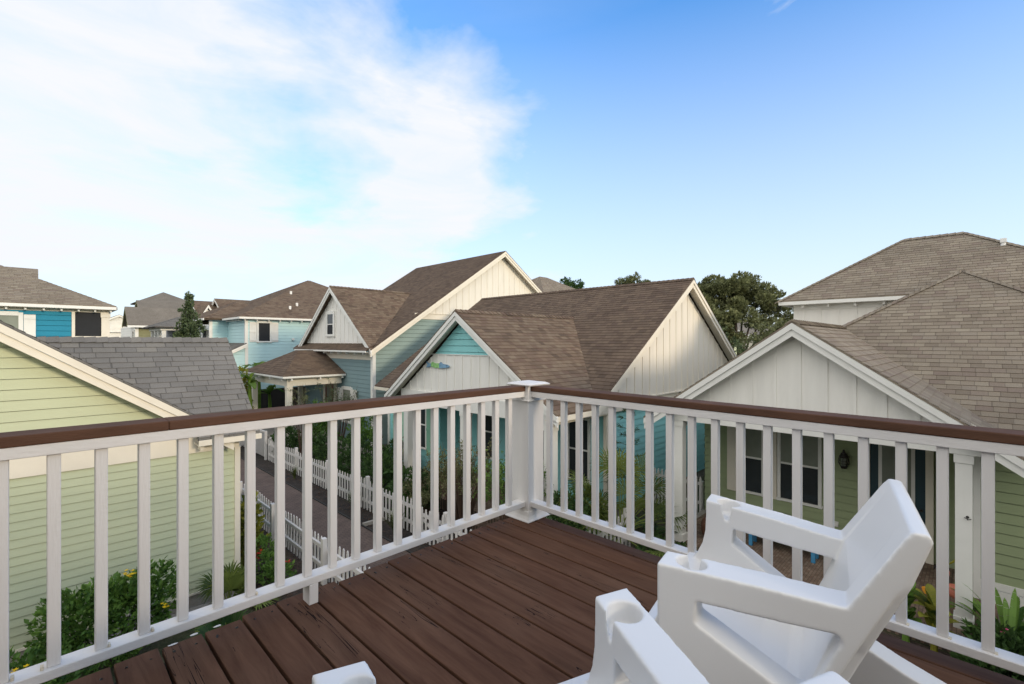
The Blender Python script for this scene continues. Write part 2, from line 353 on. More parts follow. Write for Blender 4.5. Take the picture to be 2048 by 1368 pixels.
def window(parent, axis, plane, sgn, s0, s1, z0, z1, glass='glass', frame='trimw', fw=.09, sash=True, mull=None, name='window', shut=None, shw=.38, blind=None):
    """frame proud of the wall, a recessed pane, an optional meeting rail and shutters"""
    def bx(mb, a0, a1, b0, b1, p0, p1):
        lo, hi = sorted((plane+sgn*p0, plane+sgn*p1))
        if axis == 'X': mb.box(lo, hi, a0, a1, b0, b1)
        else: mb.box(a0, a1, lo, hi, b0, b1)
    mb = MB()
    bx(mb, s0-fw, s0, z0-fw, z1+fw, -.01, .045); bx(mb, s1, s1+fw, z0-fw, z1+fw, -.01, .045)
    bx(mb, s0-.001, s1+.001, z1, z1+fw*1.25, -.01, .048); bx(mb, s0-fw-.02, s1+fw+.02, z0-fw*.8, z0, -.01, .06)
    if sash: zm = (z0+z1)/2; bx(mb, s0, s1, zm-.022, zm+.022, -.01, .036)
    for q in (mull or []): bx(mb, q-.05, q+.05, z0, z1, -.01, .04)
    w = mb.build(name, M_[frame], parent, .004)
    g = MB()
    if sash and blind:
        zm = (z0+z1)/2; bx(g, s0, s1, z0, zm, -.01, .022); g.build('pane', M_[glass], w)
        g = MB(); bx(g, s0, s1, zm, z1, -.01, .022); g.build('pane', M_[blind], w)
    else: bx(g, s0, s1, z0, z1, -.01, .022); g.build('pane', M_[glass], w)
    if shut:
        for a0, a1 in ((s0-fw-shw-.01, s0-fw-.01), (s1+fw+.01, s1+fw+shw+.01)):
            h = MB(); bx(h, a0, a1, z0-.05, z1+.05, 0, .02)
            for zz in (z0+.02, (z0+z1)/2-.04, z1-.10): bx(h, a0, a1, zz, zz+.08, .02, .04)
            for k in (1, 2): q = a0+(a1-a0)*k/3; bx(h, q-.004, q+.004, z0-.05, z1+.05, .02, .026)
            h.build('shutter', M_[shut], w, 0)
    return w
def tails(parent, axis, plane, s0, s1, z, m, step=.6, size=.055, ln=.16, sgn=-1):
    s = s0
    while s <= s1+1e-3:
        mb = MB(); lo, hi = sorted((plane, plane-sgn*ln))
        if axis == 'X': mb.box(lo, hi, s-size/2, s+size/2, z-size*1.6, z)
        else: mb.box(s-size/2, s+size/2, lo, hi, z-size*1.6, z)
        mb.build('rafter_tail', m, parent); s += step

# ------------------------------------------------------------------ camera, world, light
cam = bpy.data.objects.new('camera', bpy.data.cameras.new('camera')); COL.objects.link(cam); S.camera = cam
cam.location = (0, 0, 1.416); cam.rotation_euler = (R(90), 0, R(44.5616-90)); cam.data.sensor_width = 36; cam.data.lens = 941.4/2048*36
cam.data.clip_end = 3000; cam.data.clip_start = .02
SUN_EL, SUN_DIR = R(14.), V((.12, -1, 0)).normalized()      # where the sun stands, seen from above
w = bpy.data.worlds.new('World'); S.world = w; w.use_nodes = True; nt = w.node_tree; nt.nodes.clear()
out = N(nt, 'ShaderNodeOutputWorld'); bg = N(nt, 'ShaderNodeBackground'); L(nt, bg.outputs[0], out.inputs[0])
sky = N(nt, 'ShaderNodeTexSky', sky_type='NISHITA', sun_disc=False, sun_elevation=R(22), air_density=1.0, dust_density=.6, ozone_density=2.2)
sky.sun_rotation = math.atan2(SUN_DIR.x, SUN_DIR.y)
bg.inputs[1].default_value = .15
tc = N(nt, 'ShaderNodeTexCoord')
def WM(op, a, b=None, c=None, clampit=False):
    n = N(nt, 'ShaderNodeMath', operation=op); n.use_clamp = clampit
    for i, x in enumerate((a, b, c)):
        if x is None: continue
        if isinstance(x, (int, float)): n.inputs[i].default_value = x
        else: L(nt, x, n.inputs[i])
    return n.outputs[0]
sep = N(nt, 'ShaderNodeSeparateXYZ'); L(nt, tc.outputs['Generated'], sep.inputs[0])
cA, sA = math.cos(R(44.5616)), math.sin(R(44.5616))
# compass axes of the sky: 'ahead' to the north-east of the deck, 'side' to the south-east
ahead = WM('ADD', WM('MULTIPLY', sep.outputs[0], cA), WM('MULTIPLY', sep.outputs[1], sA))
side = WM('SUBTRACT', WM('MULTIPLY', sep.outputs[0], sA), WM('MULTIPLY', sep.outputs[1], cA))
el = sep.outputs[2]
cb = N(nt, 'ShaderNodeCombineXYZ'); az = WM('ARCTAN2', side, ahead)
L(nt, az, cb.inputs[0]); L(nt, el, cb.inputs[1])
# cloud layer: large soft banks to the left, thin streaks elsewhere
mp = N(nt, 'ShaderNodeMapping'); mp.inputs['Rotation'].default_value = (0, 0, R(28)); mp.inputs['Scale'].default_value = (1.5, 3.4, 1); mp.inputs['Location'].default_value = (3.1, 1.9, 0)
L(nt, cb.outputs[0], mp.inputs[0])
n1 = N(nt, 'ShaderNodeTexNoise', i_Scale=1.5, i_Detail=9., i_Roughness=.56, i_Distortion=.35); L(nt, mp.outputs[0], n1.inputs[0])
mp2 = N(nt, 'ShaderNodeMapping'); mp2.inputs['Rotation'].default_value = (0, 0, R(-38)); mp2.inputs['Scale'].default_value = (1.6, 7., 1); mp2.inputs['Location'].default_value = (7.3, 0.4, 0)
L(nt, cb.outputs[0], mp2.inputs[0])
n2 = N(nt, 'ShaderNodeTexNoise', i_Scale=1.6, i_Detail=8., i_Roughness=.62, i_Distortion=.8); L(nt, mp2.outputs[0], n2.inputs[0])
# bank edge: clouds fill the sky left of a line that rises to the left
edge = WM('ADD', WM('MULTIPLY', WM('MAXIMUM', WM('SUBTRACT', -.42, az), 0.), 1.5), .47)
edge = WM('SUBTRACT', WM('SUBTRACT', edge, WM('MULTIPLY', WM('MAXIMUM', WM('ADD', az, .10), 0.), 1.25)), el)           # large to the left and low down
bank = WM('ADD', WM('MULTIPLY', WM('SUBTRACT', n1.outputs[0], .5), 3.5), WM('ADD', WM('MULTIPLY', edge, 2.3), .47), clampit=True)
bank = WM('ADD', WM('MULTIPLY', bank, .86), WM('MULTIPLY', WM('SUBTRACT', 1.3, az, clampit=True), .15))
bank = WM('MULTIPLY', bank, WM('ADD', .62, WM('MULTIPLY', n2.outputs[0], .62)), clampit=True)
bank = WM('MULTIPLY', bank, WM('SUBTRACT', 1.05, WM('MULTIPLY', WM('MAXIMUM', az, 0.), 1.1), clampit=True))
thr = WM('SUBTRACT', .58, WM('MULTIPLY', WM('MULTIPLY', WM('SUBTRACT', az, .35), 2.6, clampit=True), .12))
wisp = WM('MULTIPLY', WM('SUBTRACT', n2.outputs[0], thr, clampit=True), 2.6, clampit=True)
low = WM('SUBTRACT', 1., WM('MULTIPLY', WM('MAXIMUM', el, 0.), 1.62), clampit=True)   # haze towards the horizon
low = WM('MULTIPLY', WM('POWER', low, .95), .98)
rear = WM('MULTIPLY', WM('SUBTRACT', .35, ahead), 1.2, clampit=True)     # unseen bright, warm cloud added behind the deck as fill light
rear = WM('MULTIPLY', rear, WM('ADD', .35, WM('MULTIPLY', n1.outputs[0], 1.1)), clampit=True)
cov = WM('MAXIMUM', WM('MAXIMUM', WM('MAXIMUM', bank, wisp), low), rear)
hs = N(nt, 'ShaderNodeHueSaturation', i_Saturation=1.0, i_Value=1.5); L(nt, sky.outputs[0], hs.inputs['Color']); L(nt, WM('SUBTRACT', 1.52, WM('MULTIPLY', WM('MINIMUM', WM('MAXIMUM', az, 0.), 1.), .12)), hs.inputs['Value']); L(nt, WM('ADD', 1., WM('MULTIPLY', WM('MINIMUM', WM('MAXIMUM', az, 0.), 1.), .30)), hs.inputs['Saturation'])
tint = N(nt, 'ShaderNodeMixRGB', blend_type='MULTIPLY'); tint.inputs[0].default_value = 1; L(nt, hs.outputs[0], tint.inputs[1]); tm = N(nt, 'ShaderNodeMixRGB'); L(nt, WM('MAXIMUM', az, 0., clampit=True), tm.inputs[0]); tm.inputs[1].default_value = (.31, .94, 1.42, 1); tm.inputs[2].default_value = (.24, 1.06, 1.42, 1); L(nt, tm.outputs[0], tint.inputs[2])
mx = N(nt, 'ShaderNodeMixRGB'); L(nt, cov, mx.inputs[0]); L(nt, tint.outputs[0], mx.inputs[1]); cc = N(nt, 'ShaderNodeMixRGB'); L(nt, rear, cc.inputs[0]); cc.inputs[1].default_value = (4.75, 4.85, 5.1, 1); cc.inputs[2].default_value = (8.9, 8.5, 7.9, 1); L(nt, cc.outputs[0], mx.inputs[2])
L(nt, mx.outputs[0], bg.inputs[0])
sd = bpy.data.lights.new('sun', 'SUN'); so = bpy.data.objects.new('sun', sd); COL.objects.link(so)
sd.energy = 1.6; sd.angle = R(10); sd.color = (1, .80, .58)
dv = V((-SUN_DIR.x*math.cos(SUN_EL), -SUN_DIR.y*math.cos(SUN_EL), -math.sin(SUN_EL))); so.rotation_euler = dv.to_track_quat('-Z', 'Y').to_euler()
sky.sun_elevation = SUN_EL
S.view_settings.view_transform = 'Standard'; S.view_settings.look = 'None'; S.view_settings.exposure = .40; S.view_settings.gamma = 1
# ------------------------------------------------------------------ the deck
deck = thing('wooden_deck', (0, 0, 0), 'dark brown stained plank deck with checked boards and open gaps', 'deck')
k = 0
while k < 24:
    x1 = 2.945-.1695*k; x0 = x1-.157; x1 -= .045 if k == 0 else 0; ye = 2.70+rnd.uniform(-.022, .014)
    b = MB().box(x0, x1, -2.2, ye, -.038, rnd.uniform(-.0015, .0015)).build('deck_board', M_['deck'], deck, .005)
    for xx in (x0+.035, x1-.035):
        h = MB().cyl((xx+rnd.uniform(-.006, .006), ye-.075+rnd.uniform(-.02, .02), -.004), (xx, ye-.075, .0022), .0055, n=8).build('nail_head', M_['metal'], b)
    k += 1
for y in (2.60, 2.0, 1.4, .8, .2, -.4, -1., -1.6, -2.15): boxobj('joist', M_['darkwood'], deck, -1.1, 2.83, y-.019, y+.019, -.24, -.0385)
boxobj('rim_joist', M_['darkwood'], deck, 2.832, 2.87, -2.2, 2.62, -.24, -.0385)
for x, y in ((2.72, 2.45), (.2, 2.45), (2.72, -2.0)): boxobj('support_post', M_['white'], deck, x-.07, x+.07, y-.07, y+.07, GZ, -.245)

# left railing, runs along X
lr = thing('deck_railing', (0, 2.6, 0), 'white railing with brown cap along the left edge of the deck', 'railing', 'deck railings')
boxobj('cap_rail', M_['cap'], lr, .42, 2.755, 2.545, 2.687, 1.024, 1.066, .006)
boxobj('cap_rail', M_['cap'], lr, -2.2, .4195, 2.545, 2.687, 1.0243, 1.0662, .004)
boxobj('upper_rail', M_['whiteh'], lr, -2.2, 2.755, 2.549, 2.611, .9785, 1.0235, .003)
boxobj('lower_rail', M_['whiteh'], lr, -2.2, 2.738, 2.5455, 2.634, .1085, .1485, .004)
for k in range(-14, 19):
    x = .0345+.1408*k
    boxobj('baluster', M_['white'], lr, x, x+.0405, 2.566, 2.606, .1482, .979, .004)
boxobj('support_block', M_['white'], lr, 1.036, 1.085, 2.546, 2.633, .001, .1085, .003)
boxobj('support_block', M_['white'], lr, -1.10, -1.05, 2.546, 2.633, .001, .1085, .003)
mb = MB()      # rust and old caulk at a few baluster feet
for k, dx in ((-1, .05), (0, -.012), (1, .045), (2, .05), (5, .046), (-2, .05)):
    x = .0345+.1408*k+dx; mb.box(x-.006, x+.004, 2.562, 2.566+.02, .1486, .160+rnd.uniform(0, .006))
mb.build('old_caulk', M_['rust'], lr, .002)
# right railing, runs along Y and rises a little away from the camera
rr = thing('deck_railing', (2.82, 0, 0), 'white railing with brown cap along the right edge of the deck, behind the chairs', 'railing', 'deck railings')
def skew(o): o.data.transform(Matrix(((1, 0, 0, 0), (0, 1, 0, 0), (0, .0078, 1, -.0078*2.545), (0, 0, 0, 1)))); return o
skew(boxobj('cap_rail', M_['cap'], rr, 2.762, 2.904, -2.2, 2.55, 1.024, 1.066, .006))
skew(boxobj('upper_rail', M_['whiteh'], rr, 2.767, 2.829, -2.2, 2.56, .9785, 1.0235, .003))
skew(boxobj('lower_rail', M_['whiteh'], rr, 2.7625, 2.851, -2.2, 2.53, .1085, .1485, .004))
for k in range(0, 33):
    y = 2.37-.1404*k
    skew(boxobj('baluster', M_['white'], rr, 2.783, 2.823, y-.0405, y, .1482, .979, .004))
mb = MB()
for k in (14, 15, 16, 17, 18):
    y = 2.33-.1404*k; mb.box(2.779, 2.802, y-.010, y+.002, .1486-.01, .152)
skew(mb.build('old_caulk', M_['rust'], rr, .002))
# corner post
cp = thing('corner_post', (2.83, 2.61, 0), 'square white corner post with flat cap and flared base where the railings meet', 'post')
boxobj('shaft', M_['white'], cp, 2.737, 2.925, 2.517, 2.705, .05, .965, .006)
cx, cy = 2.831, 2.611
sq = lambda h, z, cx=cx, cy=cy: [(cx-h, cy-h, z), (cx+h, cy-h, z), (cx+h, cy+h, z), (cx-h, cy+h, z)]
neck = MB()
for (h0, z0), (h1, z1) in (((.1135, .948), (.104, .962)), ((.104, .962), (.0985, .995)), ((.0985, .995), (.0965, 1.068))): neck.prism(sq(h0, z0), sq(h1, z1))
neck.build('neck_collar', M_['white'], cp, .003)
c = MB(); c.prism(sq(.124, 1.0665, 2.84, 2.61), sq(.129, 1.077, 2.84, 2.61)); c.prism(sq(.129, 1.077, 2.84, 2.61), sq(.10, 1.090, 2.84, 2.61)); c.prism(sq(.10, 1.090, 2.84, 2.61), sq(.01, 1.103, 2.84, 2.61))
c.build('cap', M_['white'], cp, .002)
b = MB(); prof = [(.131, .0015), (.131, .008), (.118, .018), (.108, .040), (.102, .075)]
for (h0, z0), (h1, z1) in zip(prof, prof[1:]): b.prism(sq(h0, z0), sq(h1, z1))
b.build('base_skirt', M_['white'], cp, .002)
# peeled paint chips at the deck edge
for i, (x, y) in enumerate(((.455, 2.672), (.545, 2.690), (.640, 2.687))):
    m_ = MB(); pts = []
    for j in range(7):
        a = j/7*2*math.pi; r_ = .007+rnd.uniform(0, .004); pts.append((x+math.cos(a)*r_*2.0, y+math.sin(a)*r_*.9, .0022))
    m_.prism(pts, [(p[0], p[1], .0036) for p in pts])
    o = m_.build('paint_chip', M_['white']); rebase(o, (x, y, .002))
    tag(o, ('curled flake of white paint at the end of a deck board gap', 'flat white paint flake in the middle of the three, below the left railing', 'white paint flake nearest the railing block, on the board end')[i], 'paint flake', 'paint flakes at the deck edge')

# ------------------------------------------------------------------ chairs
def half(y): return .434+y*.182
def chair_mesh():
    bm_parts = []
    def panel(side):
        # outline in (y, z), hole cut out afterwards; thickness direction is x
        out_ = [(.004, .685), (.004, .60), (.004, .50), (.004, .40), (.004, .32), (.004, .0), (-.085, .0), (-.10, .10), (-.12, .16), (-.30, .165), (-.47, .12), (-.60, .04), (-.66, 0), (-.985, 0), (-1.0, .05), (-.985, .115), (-.70, .225), (-.435, .33), (-.705, .868), (-.700, .888), (-.665, .895), (-.645, .875), (-.512, .652), (-.46, .655), (-.30, .668)]
        mb = MB()
        th = .118
        A = [V((side*half(max(y, -.70)), y, z)) for y, z in out_]; B = [p-V((side*th, 0, 0)) for p in A]
        n = len(A); mb.v += A+B; mb.f.append(tuple(range(n))); mb.f.append(tuple(range(2*n-1, n-1, -1)))
        for i in range(n): mb.f.append((i, n+i, n+(i+1) % n, (i+1) % n))
        mb.uv = [(0, 0)]*sum(len(f) for f in mb.f)
        return mb
    def ext(poly, x0, x1):
        A = [V((x0, y, z)) for y, z in poly]; B = [V((x1, y, z)) for y, z in poly]; mb = MB(); n = len(A); mb.v += A+B
        mb.f.append(tuple(range(n))); mb.f.append(tuple(range(2*n-1, n-1, -1)))
        for i in range(n): mb.f.append((i, n+i, n+(i+1) % n, (i+1) % n))
        mb.uv = [(0, 0)]*sum(len(f) for f in mb.f); return mb
    def tmp(mb, tri=True):
        me = bpy.data.meshes.new('t'); me.from_pydata([tuple(p) for p in mb.v], [], mb.f)
        bm = bmesh.new(); bm.from_mesh(me); bmesh.ops.remove_doubles(bm, verts=bm.verts, dist=1e-5); bmesh.ops.recalc_face_normals(bm, faces=bm.faces)
        bmesh.ops.triangulate(bm, faces=bm.faces); bm.to_mesh(me); bm.free()
        o = bpy.data.objects.new('t', me); COL.objects.link(o); return o
    def boolop(o, p, op):
        md = o.modifiers.new('b', 'BOOLEAN'); md.operation = op; md.object = p; md.solver = 'EXACT'
        dg = bpy.context.evaluated_depsgraph_get(); me = bpy.data.meshes.new_from_object(o.evaluated_get(dg))
        o.modifiers.clear(); o.data = me; bpy.data.objects.remove(p, do_unlink=True); return o
    body = None
    def web(side):
        # the inner half of the front leg flares forward into the seat edge
        out_ = [(.0035, .62), (.007, .54), (.020, .48), (.052, .41), (.090, .365), (.105, .34), (.108, .30), (-.10, .22), (-.10, .55)]
        mb = MB(); f = lambda y, z, t: V((side*(half(y)-t), y, z)); A = [f(y, z, .062) for y, z in out_]; B = [f(y, z, .118) for y, z in out_]
        n = len(A); mb.v += A+B; mb.f.append(tuple(range(n))); mb.f.append(tuple(range(2*n-1, n-1, -1)))
        for i in range(n): mb.f.append((i, n+i, n+(i+1) % n, (i+1) % n))
        mb.uv = [(0, 0)]*sum(len(q) for q in mb.f); return mb
    for side in (-1, 1):
        o = boolop(tmp(panel(side)), tmp(web(side)), 'UNION')
        hole = [(-.115, .580), (-.112, .512), (-.385, .352), (-.412, .350), (-.498, .545), (-.49, .568), (-.30, .572)]
        boolop(o, tmp(ext(hole, side*.20, side*.50)), 'DIFFERENCE')
        # mug holder with a handle slot towards the seat
        cxx, cyy = side*.3525, -.088
        cyl = MB().cyl((cxx, cyy, .618), (cxx, cyy, .72), .046, .0495, 28); boolop(o, tmp(cyl), 'DIFFERENCE')
        x0, x1 = sorted((cxx, cxx-side*.10)); sl = MB()
        sl.v = []; sl.prism([(x0, cyy-.008, .612), (x1, cyy-.008, .612), (x1, cyy+.008, .612), (x0, cyy+.008, .612)], [(x0, cyy-.026, .71), (x1, cyy-.026, .71), (x1, cyy+.026, .71), (x0, cyy+.026, .71)])
        so_ = tmp(sl)
        boolop(o, so_, 'DIFFERENCE')
        body = o if body is None else boolop(body, o, 'UNION')
    # seat and backrest: a bent sheet between the panels, dished across
    nx, prof = 14, [(.108, .315), (.112, .36), (.095, .395), (.05, .40), (-.10, .355), (-.25, .295), (-.345, .262), (-.385, .285), (-.42, .38), (-.468, .51), (-.520, .655), (-.640, .868), (-.655, .893), (-.690, .893), (-.703, .870), (-.660, .745), (-.56, .50), (-.47, .30), (-.43, .215), (-.36, .195), (-.20, .23), (0, .31)]
    mb = MB(); P_ = len(prof)
    for i in range(nx+1):
        u = -1+2*i/nx
        for y, z in prof:
            hw = (half(max(y, -.70))-.055) if z < .62 else half(max(y, -.70))-.003
            dish = .012*(1-u*u)
            top = .006*(1-u*u) if z > .86 else 0
            mb.v.append(V((u*hw, y-((dish if z < .6 else .003) if z > .30 and y < -.38 else 0), z-(dish if (-.34 < y < .06) else 0)+top)))
    for i in range(nx):
        for j in range(P_):
            a = i*P_+j; b2 = i*P_+(j+1) % P_; mb.f.append((a, b2, b2+P_, a+P_))
    mb.f.append(tuple(range(P_))); mb.f.append(tuple(range(nx*P_, nx*P_+P_)))
    s_ = tmp(mb)
    bm_ = bmesh.new(); bm_.from_mesh(s_.data); bm_.from_mesh(body.data)
    me = bpy.data.meshes.new('c'); bm_.to_mesh(me); bm_.free()
    bpy.data.objects.remove(s_, do_unlink=True); body.data = me
    md = body.modifiers.new('r', 'REMESH'); md.mode = 'VOXEL'; md.voxel_size = .0042; md.adaptivity = 0
    md = body.modifiers.new('s', 'SMOOTH'); md.factor = .5; md.iterations = 16
    dg = bpy.context.evaluated_depsgraph_get(); me = bpy.data.meshes.new_from_object(body.evaluated_get(dg))
    bpy.data.objects.remove(body, do_unlink=True)
    return me
me = chair_mesh()
def split_chair(me, root):
    nv = [tuple(v.normal) for v in me.vertices]; groups = {'seat': [], 'backrest': [], 'arm_frame': [], 'arm_frame.r': []}
    for p in me.polygons:
        c = p.center; inner = abs(c.x) < half(max(c.y, -.7))-.116
        up_ = c.z > .655 and c.y < -.50
        if (inner and c.y < -.385 and c.z > .26) or up_: g = 'backrest'
        elif inner: g = 'seat'
        else: g = 'arm_frame' if c.x < 0 else 'arm_frame.r'
        groups[g].append(p)
    for g, ps in groups.items():
        ids = {}; vs = []; fs = []
        for p in ps:
            f = []
            for vi in p.vertices:
                if vi not in ids: ids[vi] = len(vs); vs.append(vi)
                f.append(ids[vi])
            fs.append(f)
        m2 = bpy.data.meshes.new(g.split('.')[0]); m2.from_pydata([tuple(me.vertices[i].co) for i in vs], [], fs)
        m2.polygons.foreach_set('use_smooth', [True]*len(m2.polygons)); m2.normals_split_custom_set_from_vertices([nv[i] for i in vs])
        m2.materials.append(M_['chair']); o = bpy.data.objects.new(g.split('.')[0], m2); COL.objects.link(o); o.parent = root
ch = thing('lounge_chair', (1.874, .829, 0), 'white moulded plastic lounge chair standing by the right railing, seen from its side', 'chair', 'white moulded deck chairs')
split_chair(me, ch); ch.rotation_euler = (0, 0, .186)
dup(ch, (.834, .889, 0), -.354, 'white moulded plastic lounge chair nearest the viewer, cut off by the bottom of the photo')
# ------------------------------------------------------------------ ground
def sheet(name, m, x0, x1, y0, y1, z): return struct(MB().face([(x0, y0, z), (x1, y0, z), (x1, y1, z), (x0, y1, z)], n=(0, 0, 1)).build(name, m))
def groundmat(name, a, b_, c_, sc=2.):
    m, nt, b = newmat(name); tc = N(nt, 'ShaderNodeTexCoord')
    n1 = N(nt, 'ShaderNodeTexNoise', i_Scale=sc, i_Detail=9., i_Roughness=.7); L(nt, tc.outputs['Object'], n1.inputs[0])
    n2 = N(nt, 'ShaderNodeTexNoise', i_Scale=26., i_Detail=6., i_Roughness=.8); L(nt, tc.outputs['Object'], n2.inputs[0])
    cr = N(nt, 'ShaderNodeValToRGB'); e = cr.color_ramp.elements; e[0].position = .35; e[0].color = (*a, 1); e[1].position = .68; e[1].color = (*c_, 1); x = e.new(.52); x.color = (*b_, 1)
    mx = N(nt, 'ShaderNodeMath', operation='MULTIPLY_ADD'); L(nt, n2.outputs[0], mx.inputs[0]); mx.inputs[1].default_value = .6; sb = N(nt, 'ShaderNodeMath', operation='SUBTRACT'); L(nt, n1.outputs[0], sb.inputs[0]); sb.inputs[1].default_value = .3; L(nt, sb.outputs[0], mx.inputs[2])
    L(nt, mx.outputs[0], cr.inputs[0]); L(nt, cr.outputs[0], b.inputs['Base Color']); b.inputs['Roughness'].default_value = .95
    bp = N(nt, 'ShaderNodeBump', i_Strength=.8, i_Distance=.03); L(nt, n2.outputs[0], bp.inputs['Height']); L(nt, bp.outputs[0], b.inputs['Normal'])
    return m
M_['ground'] = groundmat('garden_ground', (.035, .045, .016), (.07, .075, .035), (.12, .10, .065))
M_['mulch'] = groundmat('dark_mulch', (.012, .010, .009), (.028, .022, .018), (.06, .045, .035), 4)
M_['litter'] = groundmat('leaf_litter_soil', (.03, .024, .018), (.075, .055, .04), (.15, .11, .085), 3)
sheet('ground', M_['ground'], -400, 500, -400, 600, GZ)
sheet('boardwalk_path', M_['board'], 4.35, 5.66, -30, 30, GZ+.03)
for x in (5.66, 4.31): struct(MB().box(x, x+.04, -30, 30, GZ, GZ+.055).build('path_edging', M_['darkwood']))
sheet('mulch_bed', M_['mulch'], 5.71, 9.3, 5.4, 30, GZ+.006)
sheet('soil_bed', M_['litter'], 2.63, 4.31, 5.5, 13.9, GZ+.004)
sheet('planting_bed', M_['litter'], 5.71, 9.4, -6, 5.4, GZ+.004)
sheet('gravel_strip', M_['concrete'], -6.2, 2.62, 9.0, 9.58, GZ+.008)

# ------------------------------------------------------------------ house A: sage green, left
A = thing('sage_green_house', (-1, 12, GZ), 'pale sage green lap-sided house with grey shingle roof close by on the left', 'house')
T = 'trim'
wall(A, 'Y', 9.58, [(-6.2, -2.9), (2.55, -2.9), (2.55, -.49), (-6.2, -.49)], -1, 'lap', M_['sage'], course=.1225, slot=.008)
pk = 2.62; wall(A, 'Y', 9.58, [(-6.0, -.22), (2.22, -.22), (-1.9, pk)], -1, 'lap', M_['sage'], name='gable_wall', course=.15, slot=.008)
boxobj('frieze_board', M_[T], A, -6.2, 2.62, 9.545, 9.60, -.49, -.215, .003)
boxobj('corner_board', M_[T], A, 2.55, 2.64, 9.55, 9.66, -2.92, -.49, .003)
boxobj('water_table', M_[T], A, -6.2, 2.64, 9.56, 9.60, -2.93, -2.895)
boxobj('foundation', M_['concrete'], A, -6.2, 2.60, 9.60, 16, GZ, -2.93)
wall(A, 'X', 2.62, [(9.6, -2.9), (13.0, -2.9), (13.0, -.1), (11.27, 1.3), (9.6, -.1)], 1, 'lap', M_['sage'], name='end_wall')
g = lambda x: 1.703-.686*(x+.319)
rp = g(-1.9)
roof(A, [(2.45, 9.28, g(2.45)), (2.45, 16.3, g(2.45)), (-1.9, 16.3, rp), (-1.9, 9.28, rp)], M_['roofg'])
roof(A, [(-6.25, 9.28, g(2.45)), (-6.25, 16.3, g(2.45)), (-1.9, 16.3, rp), (-1.9, 9.28, rp)], M_['roofg'])
roof(A, [(2.872, 9.234, -.196), (2.45, 9.234, -.196), (.01, 11.274, 1.479), (2.872, 11.274, 1.479)], M_['roofg'])
roof(A, [(1.93, 9.234, -.196), (2.44, 9.234, -.196), (2.44, 9.56, .07), (1.93, 9.56, .07)], M_['roofg'], name='eave_return')
roof(A, [(2.872, 13.31, -.196), (2.45, 13.31, -.196), (.01, 11.275, 1.479), (2.872, 11.275, 1.479)], M_['roofg'])
ridgecaps(A, (2.86, 11.274, 1.485), (.02, 11.274, 1.485), (0, -1, -.82), (0, 1, -.82), M_['roofg'], .16, .15)
rake(A, (2.47, 9.30, g(2.47)-.01), (-1.9, 9.30, rp-.01), .27, .03, M_[T], 'Y', -1)
rake(A, (-6.27, 9.30, g(2.47)-.01), (-1.9, 9.30, rp-.01), .27, .03, M_[T], 'Y', -1)
mb = MB(); 
for sx in (1,): 
    f = lambda x, y, d: (x, y, g(x)-.115-d)
    mb.prism([f(2.42, 9.30, 0), f(-1.9, 9.30, 0), f(-1.9, 9.60, 0), f(2.42, 9.60, 0)], [f(2.42, 9.30, .02), f(-1.9, 9.30, .02), f(-1.9, 9.60, .02), f(2.42, 9.60, .02)])
mb.build('soffit', M_[T], A)
boxobj('fascia', M_[T], A, 1.93, 2.90, 9.225, 9.25, -.33, -.235, .002)
boxobj('soffit', M_[T], A, 1.93, 2.90, 9.25, 9.56, -.33, -.315)
tails(A, 'Y', 9.33, 2.0, 2.8, -.33, M_[T], .38, sgn=-1)

# ------------------------------------------------------------------ house F: green, right, with gabled porch
F = thing('green_porch_house', (12, 2.3, GZ), 'green house with white columned porch and shingled hip roof on the right', 'house')
T = 'trimw'
g = lambda y: 1.79-.70*abs(y-2.31)
yl, yr = 5.18, -.52
# porch gable roof, running back into the hip face z = .657 (X-13.7) + 1.78
xi = lambda z: 13.7+(z-1.78)/.657
for ye in (yl, yr):
    ze = g(ye); roof(F, [(9.37, ye, ze), (9.37, 2.31, 1.79), (xi(1.79), 2.31, 1.79), (xi(ze), ye, ze)], M_['roofl'], name='porch_roof')
    rake(F, (9.39, ye, ze-.01), (9.39, 2.31, 1.78), .26, .03, M_['trimw'], 'X', -1)
mb = MB()
for ye in (yl-.05, yr+.05):
    q = [(9.40, ye, g(ye)-.13), (9.40, 2.31, 1.66), (9.69, 2.31, 1.66), (9.69, ye, g(ye)-.13)]; mb.prism(q, [(a, b, c-.02) for a, b, c in q])
mb.build('soffit', M_['battenw'], F)
ridgecaps(F, (9.40, 2.31, 1.795), (13.65, 2.31, 1.795), (0, 1, -.7), (0, -1, -.7), M_['roofl'], .15, .15)
wall(F, 'X', 9.67, [(-.30, 0), (4.92, 0), (2.31, 1.64)], -1, 'batten', M_['battenw'], name='gable_wall', step=.405, boff=.10)
boxobj('porch_beam', M_[T], F, 9.655, 9.86, -.10, 4.72, -.255, .005, .003)
boxobj('porch_beam', M_[T], F, 9.86, 12.1, 4.52, 4.72, -.255, -.0, .003)
boxobj('porch_ceiling', M_[T], F, 9.86, 12.15, -.08, 4.52, -.04, -.02)
for y0 in (4.445, .03):
    y1 = y0+.19
    c = boxobj('porch_column', M_[T], F, 9.68, 9.87, y0, y1, -2.85, -.255, .004)
    boxobj('capital', M_[T], c, 9.665, 9.885, y0-.015, y1+.015, -.385, -.258, .003); boxobj('base', M_[T], c, 9.66, 9.89, y0-.02, y1+.02, -2.85, -2.68, .004)
boxobj('porch_floor', M_['paver'], F, 9.45, 12.15, -.25, 4.8, GZ+.001, -2.85)
